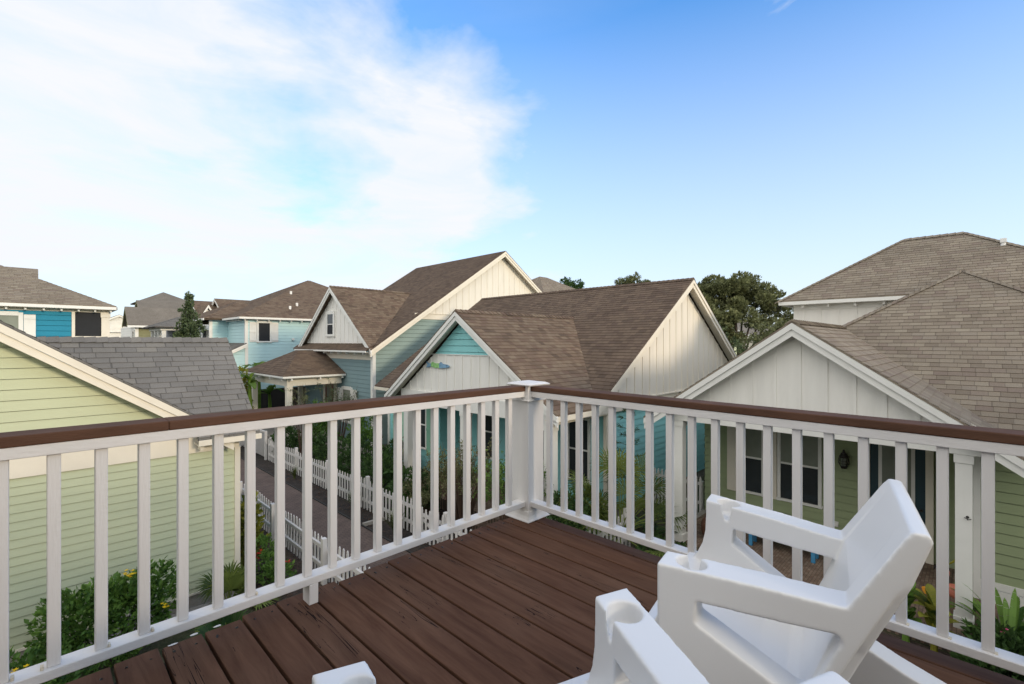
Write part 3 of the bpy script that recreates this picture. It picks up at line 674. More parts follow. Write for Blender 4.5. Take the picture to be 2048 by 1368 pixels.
# body
wall(F, 'X', 12.15, [(.0, -2.85), (4.64, -2.85), (4.64, -.04), (.0, -.04)], -1, 'lap', M_['green'], course=.168, lift=.012)
wall(F, 'Y', -.02, [(11.0, -2.85), (12.15, -2.85), (12.15, -.04), (11.0, -.04)], 1, 'lap', M_['green'], course=.168, name='side_wall')
wall(F, 'X', 11.0, [(-4.6, -2.5), (-.05, -2.5), (-.05, -.3), (-4.6, -.3)], -1, 'lap', M_['green'], course=.168, lift=.012)
boxobj('corner_board', M_[T], F, 10.975, 11.07, -.06, .03, -2.84, -.3, .003)
boxobj('skirt_board', M_[T], F, 10.98, 11.02, -4.6, -.06, -2.62, -2.5, .003); boxobj('skirt_board', M_[T], F, 10.985, 11.02, -4.6, -.06, -2.9, -2.63, .003)
boxobj('foundation', M_['concrete'], F, 11.03, 21, -4.6, 5.0, GZ, -2.9)
wall(F, 'Y', 4.98, [(12.15, -2.9), (21, -2.9), (21, -.3), (12.15, -.3)], 1, 'lap', M_['green'], name='side_wall')
wall(F, 'X', 12.16, [(4.63, -2.9), (4.98, -2.9), (4.98, -.3), (4.63, -.3)], -1, 'lap', M_['green'])
h = lambda x: .657*(x-13.7)+1.78
xe = 10.65; ze = h(xe); ax = 15.78; az_ = h(ax); ya = .225; w_ = ax-xe
roof(F, [(xe, ya-w_, ze), (xe, -.52, ze), (xi(g(-.52)), -.52, g(-.52)), (xi(1.78), 2.31, 1.78), (ax, ya, az_)], M_['roofl'])
# the sliver between the valley and the left hip
roof(F, [(xi(1.78), 2.31, 1.78), (xi(g(yl)), yl, g(yl)), (xe+.17, yl, h(xe+.17))], M_['roofl'])
roof(F, [(xe, ya+w_, ze), (21, ya+w_, ze), (21, ya, az_), (ax, ya, az_)], M_['roofl']); roof(F, [(xe, ya-w_, ze), (21, ya-w_, ze), (21, ya, az_), (ax, ya, az_)], M_['roofl'])
ridgecaps(F, (13.62, 2.385, h(13.62)+.006), (ax, ya, az_+.006), (-1, .12, -.6), (.12, 1, -.6), M_['roofl'], .15, .16)
ridgecaps(F, (xe, ya-w_, ze+.006), (ax, ya, az_+.006), (-1, -.12, -.6), (.12, -1, -.6), M_['roofl'], .15, .16)
boxobj('fascia', M_[T], F, 10.66, 10.69, ya-w_, -.55, ze-.16, ze-.035); boxobj('soffit', M_[T], F, 10.69, 11.0, ya-w_, -.55, ze-.16, ze-.145)
# upper storey
wall(F, 'X', 15.9, [(-2.3, .6), (3.85, .6), (3.85, 2.62), (-2.3, 2.62)], -1, 'batten', M_['battenw'], name='upper_wall', step=.42, boff=.0)
wall(F, 'Y', 3.85, [(15.9, .6), (21, .6), (21, 2.62), (15.9, 2.62)], 1, 'batten', M_['battenw'], name='upper_wall')
wall(F, 'Y', -2.3, [(15.9, .6), (21, .6), (21, 2.62), (15.9, 2.62)], -1, 'batten', M_['battenw'], name='upper_wall')
boxobj('frieze_board', M_[T], F, 15.87, 15.9, -2.3, 3.86, 2.36, 2.58)
u = lambda x: .657*(x-15.55)+2.63
x0 = 15.55; z0 = u(x0); xr = 18.4; zr = u(xr); y0, y1 = -2.62, 4.15; ys0, ys1 = .24, 1.52
roof(F, [(x0, y0, z0), (x0, y1, z0), (xr, ys1, zr), (xr, ys0, zr)], M_['roofl'], name='upper_roof')
roof(F, [(x0, y1, z0), (21.2, y1, z0), (xr, ys1, zr)], M_['roofl'], name='upper_roof'); roof(F, [(x0, y0, z0), (21.2, y0, z0), (xr, ys0, zr)], M_['roofl'], name='upper_roof')
roof(F, [(21.25, y0, z0), (21.25, y1, z0), (xr, ys1, zr), (xr, ys0, zr)], M_['roofl'], name='upper_roof')
ridgecaps(F, (x0, y1, z0+.006), (xr, ys1, zr+.006), (-1, .12, -.6), (.12, 1, -.6), M_['roofl'], .16, .16)
ridgecaps(F, (xr, ys0, zr+.006), (xr, ys1, zr+.006), (-1, 0, -.6), (1, 0, -.6), M_['roofl'], .16, .16)
ridgecaps(F, (x0, y0, z0+.006), (xr, ys0, zr+.006), (-1, -.12, -.6), (.12, -1, -.6), M_['roofl'], .16, .16)
boxobj('fascia', M_[T], F, 15.54, 15.57, y0, y1+.02, z0-.13, z0-.034, .002); boxobj('soffit', M_[T], F, 15.57, 15.9, y0, y1, z0-.13, z0-.115)
boxobj('fascia', M_[T], F, 15.55, 21, y1, y1+.03, z0-.13, z0-.034)
tails(F, 'X', 15.66, -2.0, 3.9, z0-.13, M_[T], .62)
v_ = MB(); v_.cyl((17.5, -.51, u(17.5)-.02), (17.5, -.51, u(17.5)+.06), .06, .045, 12); v_.box(17.44, 17.56, -.57, -.45, u(17.5)+.06, u(17.5)+.17); v_.build('roof_vent', M_['pvc'], F, .004)
# porch windows, door
window(F, 'X', 12.138, -1, 3.62, 4.10, -2.18, -.55, 'glass', 'trimw', .07, True, shut=None, blind='glassl')
window(F, 'X', 12.138, -1, 2.47, 3.21, -2.18, -.55, 'glass', 'trimw', .07, True, mull=[], blind='glassl')
boxobj('window_trim', M_['trim'], F, 12.08, 12.138, 3.29, 3.54, -2.24, -.5, .003)
boxobj('window_trim', M_['trim'], F, 12.08, 12.138, 4.18, 4.40, -2.24, -.5, .003)
d = MB(); d.box(12.07, 12.13, .692, 1.541, -2.83, -.45); d = d.build('front_door', M_['door'], F, .004)
boxobj('door_glass_frame', M_['trimw'], d, 12.055, 12.07, .84, 1.41, -2.35, -.62, .003); boxobj('door_glass', M_['glassl'], d, 12.045, 12.056, .90, 1.35, -2.29, -.68)
MB().cyl((12.03, .75, -1.85), (12.07, .75, -1.85), .028, n=12).build('handle', M_['metal'], d)
for a, b_ in ((1.545, 1.66), (.57, .688)): boxobj('door_casing', M_['trim'], F, 12.05, 12.135, a, b_, -2.84, -.40, .003)
boxobj('outlet_cover', M_['pvc'], F, 12.115, 12.137, 2.10, 2.17, -2.56, -2.45, .003)
# wall lantern
ln = thing('wall_lantern', (12.13, 1.987, -1.2), 'dark bronze round-caged lantern on the green porch wall beside the door', 'lantern')
lx, ly = 12.02, 1.987
m_ = MB(); m_.cyl((lx, ly, -.86), (lx, ly, -.93), .012, .035, 12); m_.cyl((lx, ly, -.93), (lx, ly, -1.0), .05, .075, 12); m_.cyl((lx, ly, -1.0), (lx, ly, -1.03), .09, .085, 12); m_.build('hood', M_['metal'], ln)
MB().cyl((lx, ly, -1.03), (lx, ly, -1.2), .05, .045, 12).build('glass_globe', M_['glassl'], ln)
m_ = MB()
for i in range(8):
    a = i*math.pi/4; c_, s_ = math.cos(a), math.sin(a)
    m_.tube([(lx+c_*.08, ly+s_*.08, -1.02), (lx+c_*.10, ly+s_*.10, -1.12), (lx+c_*.06, ly+s_*.06, -1.22)], .006, 5)
for zz, r_ in ((-1.09, .10), (-1.15, .098)):
    m_.tube([(lx+math.cos(t*math.pi/8)*r_, ly+math.sin(t*math.pi/8)*r_, zz) for t in range(17)], .005, 5)
m_.cyl((lx, ly, -1.21), (lx, ly, -1.26), .065, .05, 12); m_.box(lx+.02, 12.135, ly-.02, ly+.02, -1.10, -1.05); m_.build('cage', M_['metal'], ln)
hk = thing('coat_hook', (9.67, .06, -1.19), 'small dark double coat hook screwed to the right porch column', 'hook')
m_ = MB(); m_.cyl((9.68, .085, -1.17), (9.665, .085, -1.17), .018, n=10); m_.tube([(9.668, .085, -1.17), (9.63, .085, -1.19), (9.62, .12, -1.17)], .006, 6); m_.tube([(9.668, .085, -1.18), (9.63, .085, -1.20), (9.62, .045, -1.18)], .006, 6); m_.build('prongs', M_['metal'], hk)
# blue bench
bn = thing('porch_bench', (10.65, 2.75, -2.85), 'low bright blue painted bench on the brick porch floor', 'bench')
boxobj('seat', M_['bench'], bn, 10.50, 10.88, 2.15, 3.45, -2.50, -2.455, .004)
boxobj('apron', M_['bench'], bn, 10.53, 10.55, 2.25, 3.35, -2.60, -2.50, .002)
for x in (10.54, 10.80):
    for y in (2.20, 3.33): boxobj('leg', M_['bench'], bn, x, x+.06, y, y+.07, -2.849, -2.50, .003)
ft = thing('wicker_footstool', (10.4, 4.1, -2.85), 'rounded reddish brown wicker stool on the porch beside the left column', 'stool')
m_ = MB(); pr = [(.20, -2.849), (.25, -2.70), (.26, -2.55), (.22, -2.45), (.05, -2.43)]
for (r0, z0_), (r1, z1_) in zip(pr, pr[1:]): m_.cyl((10.35, 4.05, z0_), (10.35, 4.05, z1_), r0, r1, 18)
m_.build('woven_body', M_['wicker'], ft)
MB().cyl((10.35, 4.05, -2.43), (10.35, 4.05, -2.405), .20, .18, 18).build('cushion', M_['wicker'], ft)
# flamingo ornament
fl = thing('flamingo_ornament', (10.35, .33, -2.85), 'faded coral flamingo ornament peering over plants beside the right porch column', 'ornament')
x, y = 10.35, .33
m_ = MB(); pr = [(-.20, .03), (-.12, .09), (0, .12), (.12, .09), (.2, .02)]
for (a0, r0), (a1, r1) in zip(pr, pr[1:]): m_.cyl((x, y+a0*.7-.10, -2.58+a0*.12), (x, y+a1*.7-.10, -2.58+a1*.12), r0, r1, 14)
m_.build('body', M_['flam'], fl, smooth=True)
m_ = MB(); m_.tube([(x, y-.02, -2.56), (x, y+.06, -2.48), (x, y+.04, -2.39), (x, y-.01, -2.32), (x, y+.02, -2.25), (x, y+.08, -2.24)], [.045, .04, .035, .032, .04, .045], 12); m_.build('neck', M_['flam'], fl, smooth=True)
MB().tube([(x, y+.08, -2.24), (x, y+.14, -2.26), (x, y+.16, -2.31)], [.035, .02, .008], 10).build('beak', M_['metal'], fl)
for q in (-.03, .03): MB().cyl((x+q, y-.10, -2.849), (x+q, y-.10, -2.62), .008, n=8).build('leg', M_['flam'], fl)
# ------------------------------------------------------------------ house E: aqua, middle
E_ = thing('aqua_house', (12, 11, GZ), 'aqua house with cream batten gables and brown shingle roof in the middle', 'house')
T = 'trim'
# main roof: ridge along Y at X = 14.3, z = 3.38; slope .67
mz = lambda x: 3.38-.668*abs(x-14.3)
xe0, xe1 = 8.93, 19.67
gz = lambda y: 2.235-.70*abs(y-9.55)
ce0, ce1 = 6.2, 13.0           # ends of the cross gable on Y
xi = lambda z: 14.3-(3.38-z)/.668
ze = mz(xe0)
# main west slope, cut by the cross gable (two pieces and the strip above)
roof(E_, [(xe0, ce1-.1, ze), (xe0, 16.0, ze), (14.3, 16.0, 3.38), (14.3, 9.55, 3.38), (xi(2.235), 9.55, 2.235)], M_['roofdk'], name='main_roof')
roof(E_, [(xi(gz(ce0)), ce0, gz(ce0)), (14.3, ce0, 3.38), (14.3, 9.55, 3.38), (xi(2.235), 9.55, 2.235)], M_['roofdk'], name='main_roof')
roof(E_, [(xe1, ce0, ze), (xe1, 16.0, ze), (14.3, 16.0, 3.38), (14.3, ce0, 3.38)], M_['roofdk'], name='main_roof')
for ye in (ce0, ce1):
    zz = gz(ye); roof(E_, [(7.6, ye, zz), (7.6, 9.55, 2.235), (xi(2.235), 9.55, 2.235), (xi(zz), ye, zz)], M_['roof'], name='gable_roof')
    rake(E_, (7.62, ye-(.02 if ye < 9 else -.02), zz-.01), (7.62, 9.55, 2.225), .25, .03, M_['trimw'], 'X', -1)
mb = MB()
for ye in (ce0+.05, ce1-.05):
    q = [(7.63, ye, gz(ye)-.13), (7.63, 9.55, 2.10), (7.9, 9.55, 2.10), (7.9, ye, gz(ye)-.13)]; mb.prism(q, [(a, b, c-.02) for a, b, c in q])
mb.build('soffit', M_['trim'], E_)
ridgecaps(E_, (7.62, 9.55, 2.24), (12.58, 9.55, 2.24), (0, 1, -.7), (0, -1, -.7), M_['roof'], .16, .15)
ridgecaps(E_, (14.3, ce0, 3.386), (14.3, 16.0, 3.386), (-1, 0, -.668), (1, 0, -.668), M_['roofdk'], .16, .15)
wall(E_, 'X', 7.9, [(8.30, 1.09), (10.80, 1.09), (9.55, 2.02)], -1, 'lap', M_['aqua'], name='gable_shingles', course=.165, lift=.016)
wall(E_, 'X', 7.9, [(6.7, .0), (12.4, .0), (10.85, 1.08), (8.25, 1.08)], -1, 'batten', M_['battenw'], name='gable_wall', step=.345, boff=.14)
for i in range(4):      # butt corners of the decorative shingle courses
    for j in range(5-i):
        yy = 8.62+i*.15+j*.40-.07; zz = 1.155+.165*i
        if abs(yy-9.55) < (2.02-zz)/.70-.12: boxobj('shingle_butt', M_['aqua'], E_, 7.874, 7.89, yy, yy+.028, zz+.0, zz+.028)
boxobj('belly_band', M_['trimw'], E_, 7.87, 7.90, 8.15, 10.95, 1.066, 1.088)
boxobj('porch_beam', M_['trimw'], E_, 7.86, 8.10, 6.5, 12.5, -.40, -.0, .003)
boxobj('porch_beam', M_['trim'], E_, 8.10, 10.1, 6.52, 6.70, -.40, -.12, .003)
boxobj('fascia', M_['trim'], E_, 7.62, 8.93, ce0-.015, ce0+.01, -.26, -.145); boxobj('soffit', M_['trim'], E_, 7.62, 8.95, ce0+.01, 6.52, -.26, -.245)
for x in (7.95, 9.0): boxobj('rafter_tail', M_['trim'], E_, x-.03, x+.03, ce0+.02, ce0+.14, -.34, -.26)
for y in (6.55, 9.45, 12.15):
    c = boxobj('porch_column', M_['trimw'], E_, 7.87, 8.09, y, y+.22, -2.85, -.40, .004)
    boxobj('capital', M_['trimw'], c, 7.855, 8.105, y-.015, y+.235, -.53, -.402, .003); boxobj('base', M_['trimw'], c, 7.85, 8.11, y-.02, y+.24, -2.85, -2.66, .004)
boxobj('porch_floor', M_['paver'], E_, 7.8, 10.1, 6.4, 12.5, GZ+.002, -2.85); boxobj('porch_step', M_['paver'], E_, 7.45, 7.79, 7.6, 9.0, GZ+.002, -3.0)
wall(E_, 'X', 9.3, [(12.45, -2.9), (15.6, -2.9), (15.6, -.35), (12.45, -.35)], -1, 'lap', M_['aqua'], name='front_wall')
boxobj('frieze_board', M_['trim'], E_, 9.27, 9.31, 12.45, 15.6, -.36, -.14)
boxobj('corner_board', M_['trimw'], E_, 9.26, 9.33, 15.5, 15.63, -2.9, -.36)
boxobj('fascia', M_['trim'], E_, 8.90, 8.93, ce1, 16.0, ze-.14, ze-.034); boxobj('soffit', M_['trim'], E_, 8.93, 9.3, ce1, 15.98, ze-.14, ze-.125)
wall(E_, 'X', 10.1, [(6.6, -2.85), (12.45, -2.85), (12.45, -.1), (6.6, -.1)], -1, 'lap', M_['aqua'], name='porch_wall'); wall(E_, 'Y', 12.45, [(9.3, -2.85), (10.1, -2.85), (10.1, -.1), (9.3, -.1)], -1, 'lap', M_['aqua'], name='porch_wall')
boxobj('porch_ceiling', M_['trimw'], E_, 8.1, 10.1, 6.7, 12.45, -.10, -.08)
window(E_, 'X', 9.28, -1, 13.20, 13.62, -2.15, -.62, fw=.07); window(E_, 'X', 9.28, -1, 13.75, 14.25, -2.15, -.62, fw=.06)
for a, b_ in ((12.62, 13.1), (14.36, 15.2)):
    s_ = MB().box(9.22, 9.265, a, b_, -2.35, -.5)
    for zz in (-2.3, -1.55, -.65): s_.box(9.20, 9.22, a, b_, zz, zz+.08)
    s_.build('shutter', M_['mint'], E_, 0)
window(E_, 'X', 10.08, -1, 7.15, 7.75, -2.2, -.62, fw=.07); window(E_, 'X', 10.08, -1, 10.6, 11.4, -2.2, -.62, fw=.07)
d = MB().box(10.02, 10.08, 8.6, 9.5, -2.84, -.7).build('front_door', M_['door'], E_, .004); boxobj('door_glass', M_['glassl'], d, 10.01, 10.021, 8.75, 9.35, -2.2, -.85)
boxobj('shutter', M_['darkwood'], E_, 10.05, 10.09, 6.82, 6.95, -2.0, -.9)
# south gable
wall(E_, 'Y', 6.5, [(9.45, -.12), (19.15, -.12), (14.3, 3.12)], -1, 'batten', M_['batten'], name='gable_wall', step=.405, boff=.2)
wall(E_, 'Y', 6.6, [(10.1, -2.9), (19.2, -2.9), (19.2, -.36), (10.1, -.36)], -1, 'lap', M_['aqua'], name='side_wall', course=.172)
boxobj('belly_band', M_['trim'], E_, 9.35, 19.2, 6.49, 6.60, -.36, -.115, .003); boxobj('drip_cap', M_['trim'], E_, 9.35, 19.2, 6.45, 6.50, -.115, -.085)
boxobj('corner_board', M_['trim'], E_, 10.03, 10.12, 6.56, 6.66, -2.9, -.40)
for x in (xe0, xe1): rake(E_, (x, 6.22, mz(x)-.01), (14.3, 6.22, 3.37), .26, .03, M_['trim'], 'Y', -1)
mb = MB()
for x in (xe0+.1, xe1-.1):
    q = [(x, 6.25, mz(x)-.13), (14.3, 6.25, 3.25), (14.3, 6.5, 3.25), (x, 6.5, mz(x)-.13)]; mb.prism(q, [(a, b, c-.02) for a, b, c in q])
mb.build('soffit', M_['trim'], E_)
boxobj('foundation', M_['concrete'], E_, 10.12, 19.2, 6.62, 15.6, GZ, -2.9)
# wooden fish on the gable
fs = thing('fish_sign', (7.86, 10.58, .77), 'blue and green painted wooden fish hung on the cream boards of the aqua gable', 'wall ornament')
def fishpart(name, pts, m):
    m_ = MB(); P2 = [(7.868, 10.60-y, .765+z*.72) for y, z in pts]; m_.prism(P2, [(7.843, b, c) for a, b, c in P2]); return m_.build(name, m, fs, .002)
fishpart('tail', [(-.56, .13), (-.50, .02), (-.56, -.10), (-.46, -.085), (-.34, -.045), (-.34, .06), (-.45, .08)], M_['fishb'])
fishpart('body', [(-.338, -.045), (-.338, .07), (-.25, .135), (-.20, .085), (.05, .08), (.05, -.085), (-.15, -.095)], M_['fishg'])
fishpart('head', [(.052, -.085), (.052, .085), (.12, .14), (.2, .07), (.40, .05), (.50, 0), (.47, -.05), (.33, -.075), (.15, -.10)], M_['fishb'])
MB().cyl((7.842, 10.60-.40, .775), (7.838, 10.60-.40, .775), .014, n=10).build('eye', M_['metal'], fs)

# ------------------------------------------------------------------ house D: slate blue, behind
D = thing('slate_blue_house', (15, 21, GZ), 'slate blue house with steep batten gables and a hipped entry porch, behind the aqua house', 'house')
mz = lambda x: 6.17-.66*abs(x-17.25)
xe0, xe1 = 9.56, 24.9
gz = lambda y: 4.0-.765*abs(y-21.25)
ce0, ce1 = 17.45, 25.05
xi = lambda z: 17.25-(6.17-z)/.66
ze = mz(xe0)
roof(D, [(xe0, ce1-.1, ze), (xe0, 25.6, ze), (17.25, 25.6, 6.17), (17.25, 21.25, 6.17), (xi(4.0), 21.25, 4.0)], M_['roofdk'], name='main_roof')
roof(D, [(xi(gz(ce0)), ce0, gz(ce0)), (17.25, ce0, 6.17), (17.25, 21.25, 6.17), (xi(4.0), 21.25, 4.0)], M_['roofdk'], name='main_roof')
roof(D, [(xe1, ce0, ze), (xe1, 25.6, ze), (17.25, 25.6, 6.17), (17.25, ce0, 6.17)], M_['roofdk'], name='main_roof')
for ye in (ce0, ce1):
    zz = gz(ye); roof(D, [(9.56, ye, zz), (9.56, 21.25, 4.0), (xi(4.0), 21.25, 4.0), (xi(zz), ye, zz)], M_['roof'], name='gable_roof')
    rake(D, (9.58, ye-(.02 if ye < 20 else -.02), zz-.01), (9.58, 21.25, 3.99), .28, .03, M_['trimw'], 'X', -1)
ridgecaps(D, (9.58, 21.25, 4.005), (13.9, 21.25, 4.005), (0, 1, -.7), (0, -1, -.7), M_['roof'], .18, .15)
wall(D, 'X', 9.86, [(17.8, 1.30), (24.7, 1.30), (21.25, 3.80)], -1, 'batten', M_['battenw'], name='gable_wall', step=.40, boff=.12)
roof(D, [(9.40, 17.55, 1.08), (9.40, 24.95, 1.08), (9.86, 24.95, 1.36), (9.86, 17.55, 1.36)], M_['roofdk'], name='pent_roof', th=.07)
boxobj('fascia', M_['trimw'], D, 9.38, 9.41, 17.55, 24.95, .99, 1.055)
boxobj('frieze_board', M_['trim'], D, 9.83, 9.87, 17.8, 24.95, .66, .98)
tails(D, 'X', 9.50, 18.0, 24.8, .99, M_['trimw'], .75, .06)
boxobj('soffit', M_['trimw'], D, 9.41, 9.84, 17.6, 24.9, .975, .99)
window(D, 'X', 9.84, -1, 21.42, 22.02, 1.78, 2.72, fw=.13, glass='screen', blind='glass')
wall(D, 'X', 9.86, [(17.8, -2.9), (24.7, -2.9), (24.7, .67), (17.8, .67)], -1, 'lap', M_['slate'], course=.18, name='front_wall')
wall(D, 'Y', 17.8, [(9.86, -2.9), (24.6, -2.9), (24.6, 1.0), (22.4, 2.46), (12.1, 2.46), (9.9, 1.0)], -1, 'lap', M_['slateg'], course=.18, name='side_wall')
wall(D, 'Y', 17.8, [(12.0, 2.70), (22.5, 2.70), (17.25, 5.95)], -1, 'batten', M_['batten'], name='gable_wall', step=.40, boff=.25)
boxobj('belly_band', M_['trim'], D, 11.9, 22.6, 17.76, 17.81, 2.45, 2.71, .003); boxobj('drip_cap', M_['trim'], D, 12.0, 22.5, 17.73, 17.765, 2.70, 2.73)
boxobj('corner_board', M_['trimw'], D, 9.82, 9.97, 17.76, 17.93, -2.9, .98, .004)
boxobj('foundation', M_['concrete'], D, 9.9, 24.6, 17.85, 25.3, GZ, -2.88)
for x in (xe0, xe1): rake(D, (x, 17.47, mz(x)-.01), (17.25, 17.47, 6.16), .28, .03, M_['trim'], 'Y', -1)
mb = MB()
for x in (xe0+.1, xe1-.1):
    q = [(x, 17.5, mz(x)-.14), (17.25, 17.5, 6.03), (17.25, 17.8, 6.03), (x, 17.8, mz(x)-.14)]; mb.prism(q, [(a, b, c-.02) for a, b, c in q])
mb.build('soffit', M_['trim'], D)
window(D, 'X', 9.84, -1, 19.68, 20.40, -2.1, -.72, glass='glassl', frame='trimw', fw=.12, shut='trimw', shw=.42)
b_ = MB().box(9.79, 9.84, 21.3, 22.2, -2.8, -.42).build('front_door', M_['doorb'], D, .004); boxobj('door_glass', M_['glassl'], b_, 9.78, 9.792, 21.5, 22.0, -2.2, -.65)
boxobj('door_casing', M_['trim'], D, 9.78, 9.85, 22.22, 22.42, -2.8, -.3); boxobj('door_casing', M_['trim'], D, 9.78, 9.85, 21.08, 21.28, -2.8, -.3)
# entry porch
px0, px1, py0, py1, pz, pt = 7.15, 9.82, 20.15, 25.4, .02, 1.02
my = (py0+py1)/2; inn = 1.55
roof(D, [(px0, py0, pz), (px0, py1, pz), (px0+inn, my+.15, pt), (px0+inn, my-.15, pt)], M_['roofdk'], name='porch_roof')
roof(D, [(px0, py0, pz), (px1, py0, pz), (px1, my-.15, pt), (px0+inn, my-.15, pt)], M_['roofdk'], name='porch_roof')
roof(D, [(px0, py1, pz), (px1, py1, pz), (px1, my+.15, pt), (px0+inn, my+.15, pt)], M_['roofdk'], name='porch_roof')
boxobj('fascia', M_['trimw'], D, px0-.02, px0+.005, py0-.02, py1+.02, pz-.10, pz-.03); boxobj('fascia', M_['trimw'], D, px0+.006, px1, py0-.02, py0+.005, pz-.10, pz-.03)
boxobj('porch_beam', M_['trim'], D, px0+.25, px0+.47, py0+.3, py1-.3, -.44, -.10, .004); boxobj('porch_beam', M_['trim'], D, px0+.47, px1-.05, py0+.3, py0+.52, -.44, -.10, .004)
boxobj('porch_ceiling', M_['trimw'], D, px0+.006, px1, py0+.006, py1, -.10, -.085)
for y in (20.45, 24.82):
    c = boxobj('porch_column', M_['trim'], D, px0+.25, px0+.47, y, y+.22, -2.8, -.44, .004); boxobj('capital', M_['trim'], c, px0+.235, px0+.485, y-.015, y+.235, -.58, -.442, .003)
c = boxobj('porch_column', M_['trim'], D, 9.5, 9.7, 24.6, 24.8, -2.8, -.1, .004)
for y in (20.5, 21.9, 23.3, 24.9): boxobj('rafter_tail', M_['trimw'], D, px0+.03, px0+.16, y-.03, y+.03, -.19, -.10)
for x in (7.5, 8.7, 9.7): boxobj('rafter_tail', M_['trimw'], D, x-.03, x+.03, py0+.03, py0+.16, -.19, -.10)
boxobj('porch_floor', M_['concrete'], D, px0+.2, 9.86, py0+.2, py1-.2, GZ, -2.8)

# ------------------------------------------------------------------ house G: pale aqua two-storey
G = thing('pale_aqua_house', (12, 32, GZ), 'pale aqua two-storey house with shuttered upper window and brown hipped roof', 'house')
def hip(parent, x0, x1, y0, y1, z, slope, m, name='roof', th=.12):
    w_, d_ = x1-x0, y1-y0; r_ = min(w_, d_)/2; zt = z+r_*slope
    if w_ >= d_: a, b = (x0+r_, (y0+y1)/2, zt), (x1-r_, (y0+y1)/2, zt); fs_ = [[(x0, y0, z), (x1, y0, z), b, a], [(x0, y1, z), (x1, y1, z), b, a], [(x0, y0, z), (x0, y1, z), a], [(x1, y0, z), (x1, y1, z), b]]
    else: a, b = ((x0+x1)/2, y0+r_, zt), ((x0+x1)/2, y1-r_, zt); fs_ = [[(x0, y0, z), (x0, y1, z), b, a], [(x1, y0, z), (x1, y1, z), b, a], [(x0, y0, z), (x1, y0, z), a], [(x0, y1, z), (x1, y1, z), b]]
    for f in fs_: roof(parent, f, m, name=name, th=th)
def gab(parent, x0, x1, y0, y1, z, slope, m, along='X', name='roof', wallm=None, wz=None, trim='trimw'):
    if along == 'X': yc = (y0+y1)/2; zt = z+(y1-y0)/2*slope; fs_ = [[(x0, y0, z), (x1, y0, z), (x1, yc, zt), (x0, yc, zt)], [(x0, y1, z), (x1, y1, z), (x1, yc, zt), (x0, yc, zt)]]
    else: xc = (x0+x1)/2; zt = z+(x1-x0)/2*slope; fs_ = [[(x0, y0, z), (x0, y1, z), (xc, y1, zt), (xc, y0, zt)], [(x1, y0, z), (x1, y1, z), (xc, y1, zt), (xc, y0, zt)]]
    for f in fs_: roof(parent, f, m, name=name, th=.12)
    if along == 'X':
        for x, sg in ((x0, -1), (x1, 1)):
            for ye in (y0, y1): rake(parent, (x-sg*.02, ye, z), (x-sg*.02, yc, zt), .25, .03, M_[trim], 'X', sg)
            if wallm: wall(parent, 'X', x-sg*.3, [(y0+.2, z-.05), (y1-.2, z-.05), (yc, zt-.25)], sg, 'lap', wallm, name='gable_wall')
    else:
        for y, sg in ((y0, -1), (y1, 1)):
            for xe in (x0, x1): rake(parent, (xe, y-sg*.02, z), (xc, y-sg*.02, zt), .25, .03, M_[trim], 'Y', sg)
            if wallm: wall(parent, 'Y', y-sg*.3, [(x0+.2, z-.05), (x1-.2, z-.05), (xc, zt-.25)], sg, 'lap', wallm, name='gable_wall')
wall(G, 'Y', 29.1, [(8.3, -2.9), (20, -2.9), (20, 2.8), (8.3, 2.8)], -1, 'lap', M_['ice'], course=.18, name='south_wall')
wall(G, 'X', 8.3, [(29.1, -2.9), (32.5, -2.9), (32.5, 2.8), (29.1, 2.8)], -1, 'lap', M_['ice'], course=.18, name='west_wall')
wall(G, 'Y', 32.5, [(7.35, -2.9), (8.3, -2.9), (8.3, 2.8), (7.35, 2.8)], -1, 'lap', M_['ice'], course=.18, name='south_wall'); wall(G, 'X', 7.35, [(32.5, -2.9), (36.3, -2.9), (36.3, 2.8), (7.35+29, 2.8)], -1, 'lap', M_['ice'], course=.18, name='west_wall')
for x, y in ((8.3, 29.1), (7.35, 32.5)): boxobj('corner_board', M_['trimw'], G, x-.03, x+.13, y-.03, y+.13, -2.9, 2.8)
boxobj('frieze_board', M_['trimw'], G, 8.43, 20, 29.065, 29.11, 2.66, 2.8); boxobj('water_table', M_['trimw'], G, 8.43, 20, 29.06, 29.11, -.55, -.30)
hip(G, 7.9, 20.4, 28.7, 41, 2.84, .50, M_['roof']); hip(G, 6.95, 12, 32.1, 38.4, 2.84, .50, M_['roof'], name='wing_roof')
boxobj('fascia', M_['trimw'], G, 7.88, 20.4, 28.68, 28.71, 2.70, 2.81); boxobj('soffit', M_['trimw'], G, 7.9, 20.4, 28.71, 29.06, 2.70, 2.715)
tails(G, 'Y', 28.80, 8.2, 19.9, 2.70, M_['trimw'], .62, .06); boxobj('fascia', M_['trimw'], G, 6.92, 6.96, 32.08, 38.4, 2.70, 2.81); boxobj('fascia', M_['trimw'], G, 7.88, 7.91, 28.7, 32.1, 2.70, 2.81)
tails(G, 'X', 8.0, 29.3, 32.0, 2.70, M_['trimw'], .6, .06)
window(G, 'Y', 29.08, -1, 8.97, 9.56, 1.47, 2.50, glass='screen', frame='trimw', fw=.10, sash=False, shut='trimw', shw=.36)
window(G, 'X', 7.33, -1, 34.2, 34.75, 1.2, 2.45, glass='glass', frame='trimw', fw=.12, sash=True)
wall(G, 'Y', 29.12, [(6.6, -2.9), (8.3, -2.9), (8.3, 1.25), (6.6, .45)], -1, 'lap', M_['ice'], course=.18, name='shed_wall')
roof(G, [(6.4, 28.85, .42), (6.4, 32.5, .42), (8.3, 32.5, 1.36), (8.3, 28.85, 1.36)], M_['roofg'], name='shed_roof'); rake(G, (6.4, 28.87, .41), (8.3, 28.87, 1.35), .22, .03, M_['trimw'], 'Y', -1)
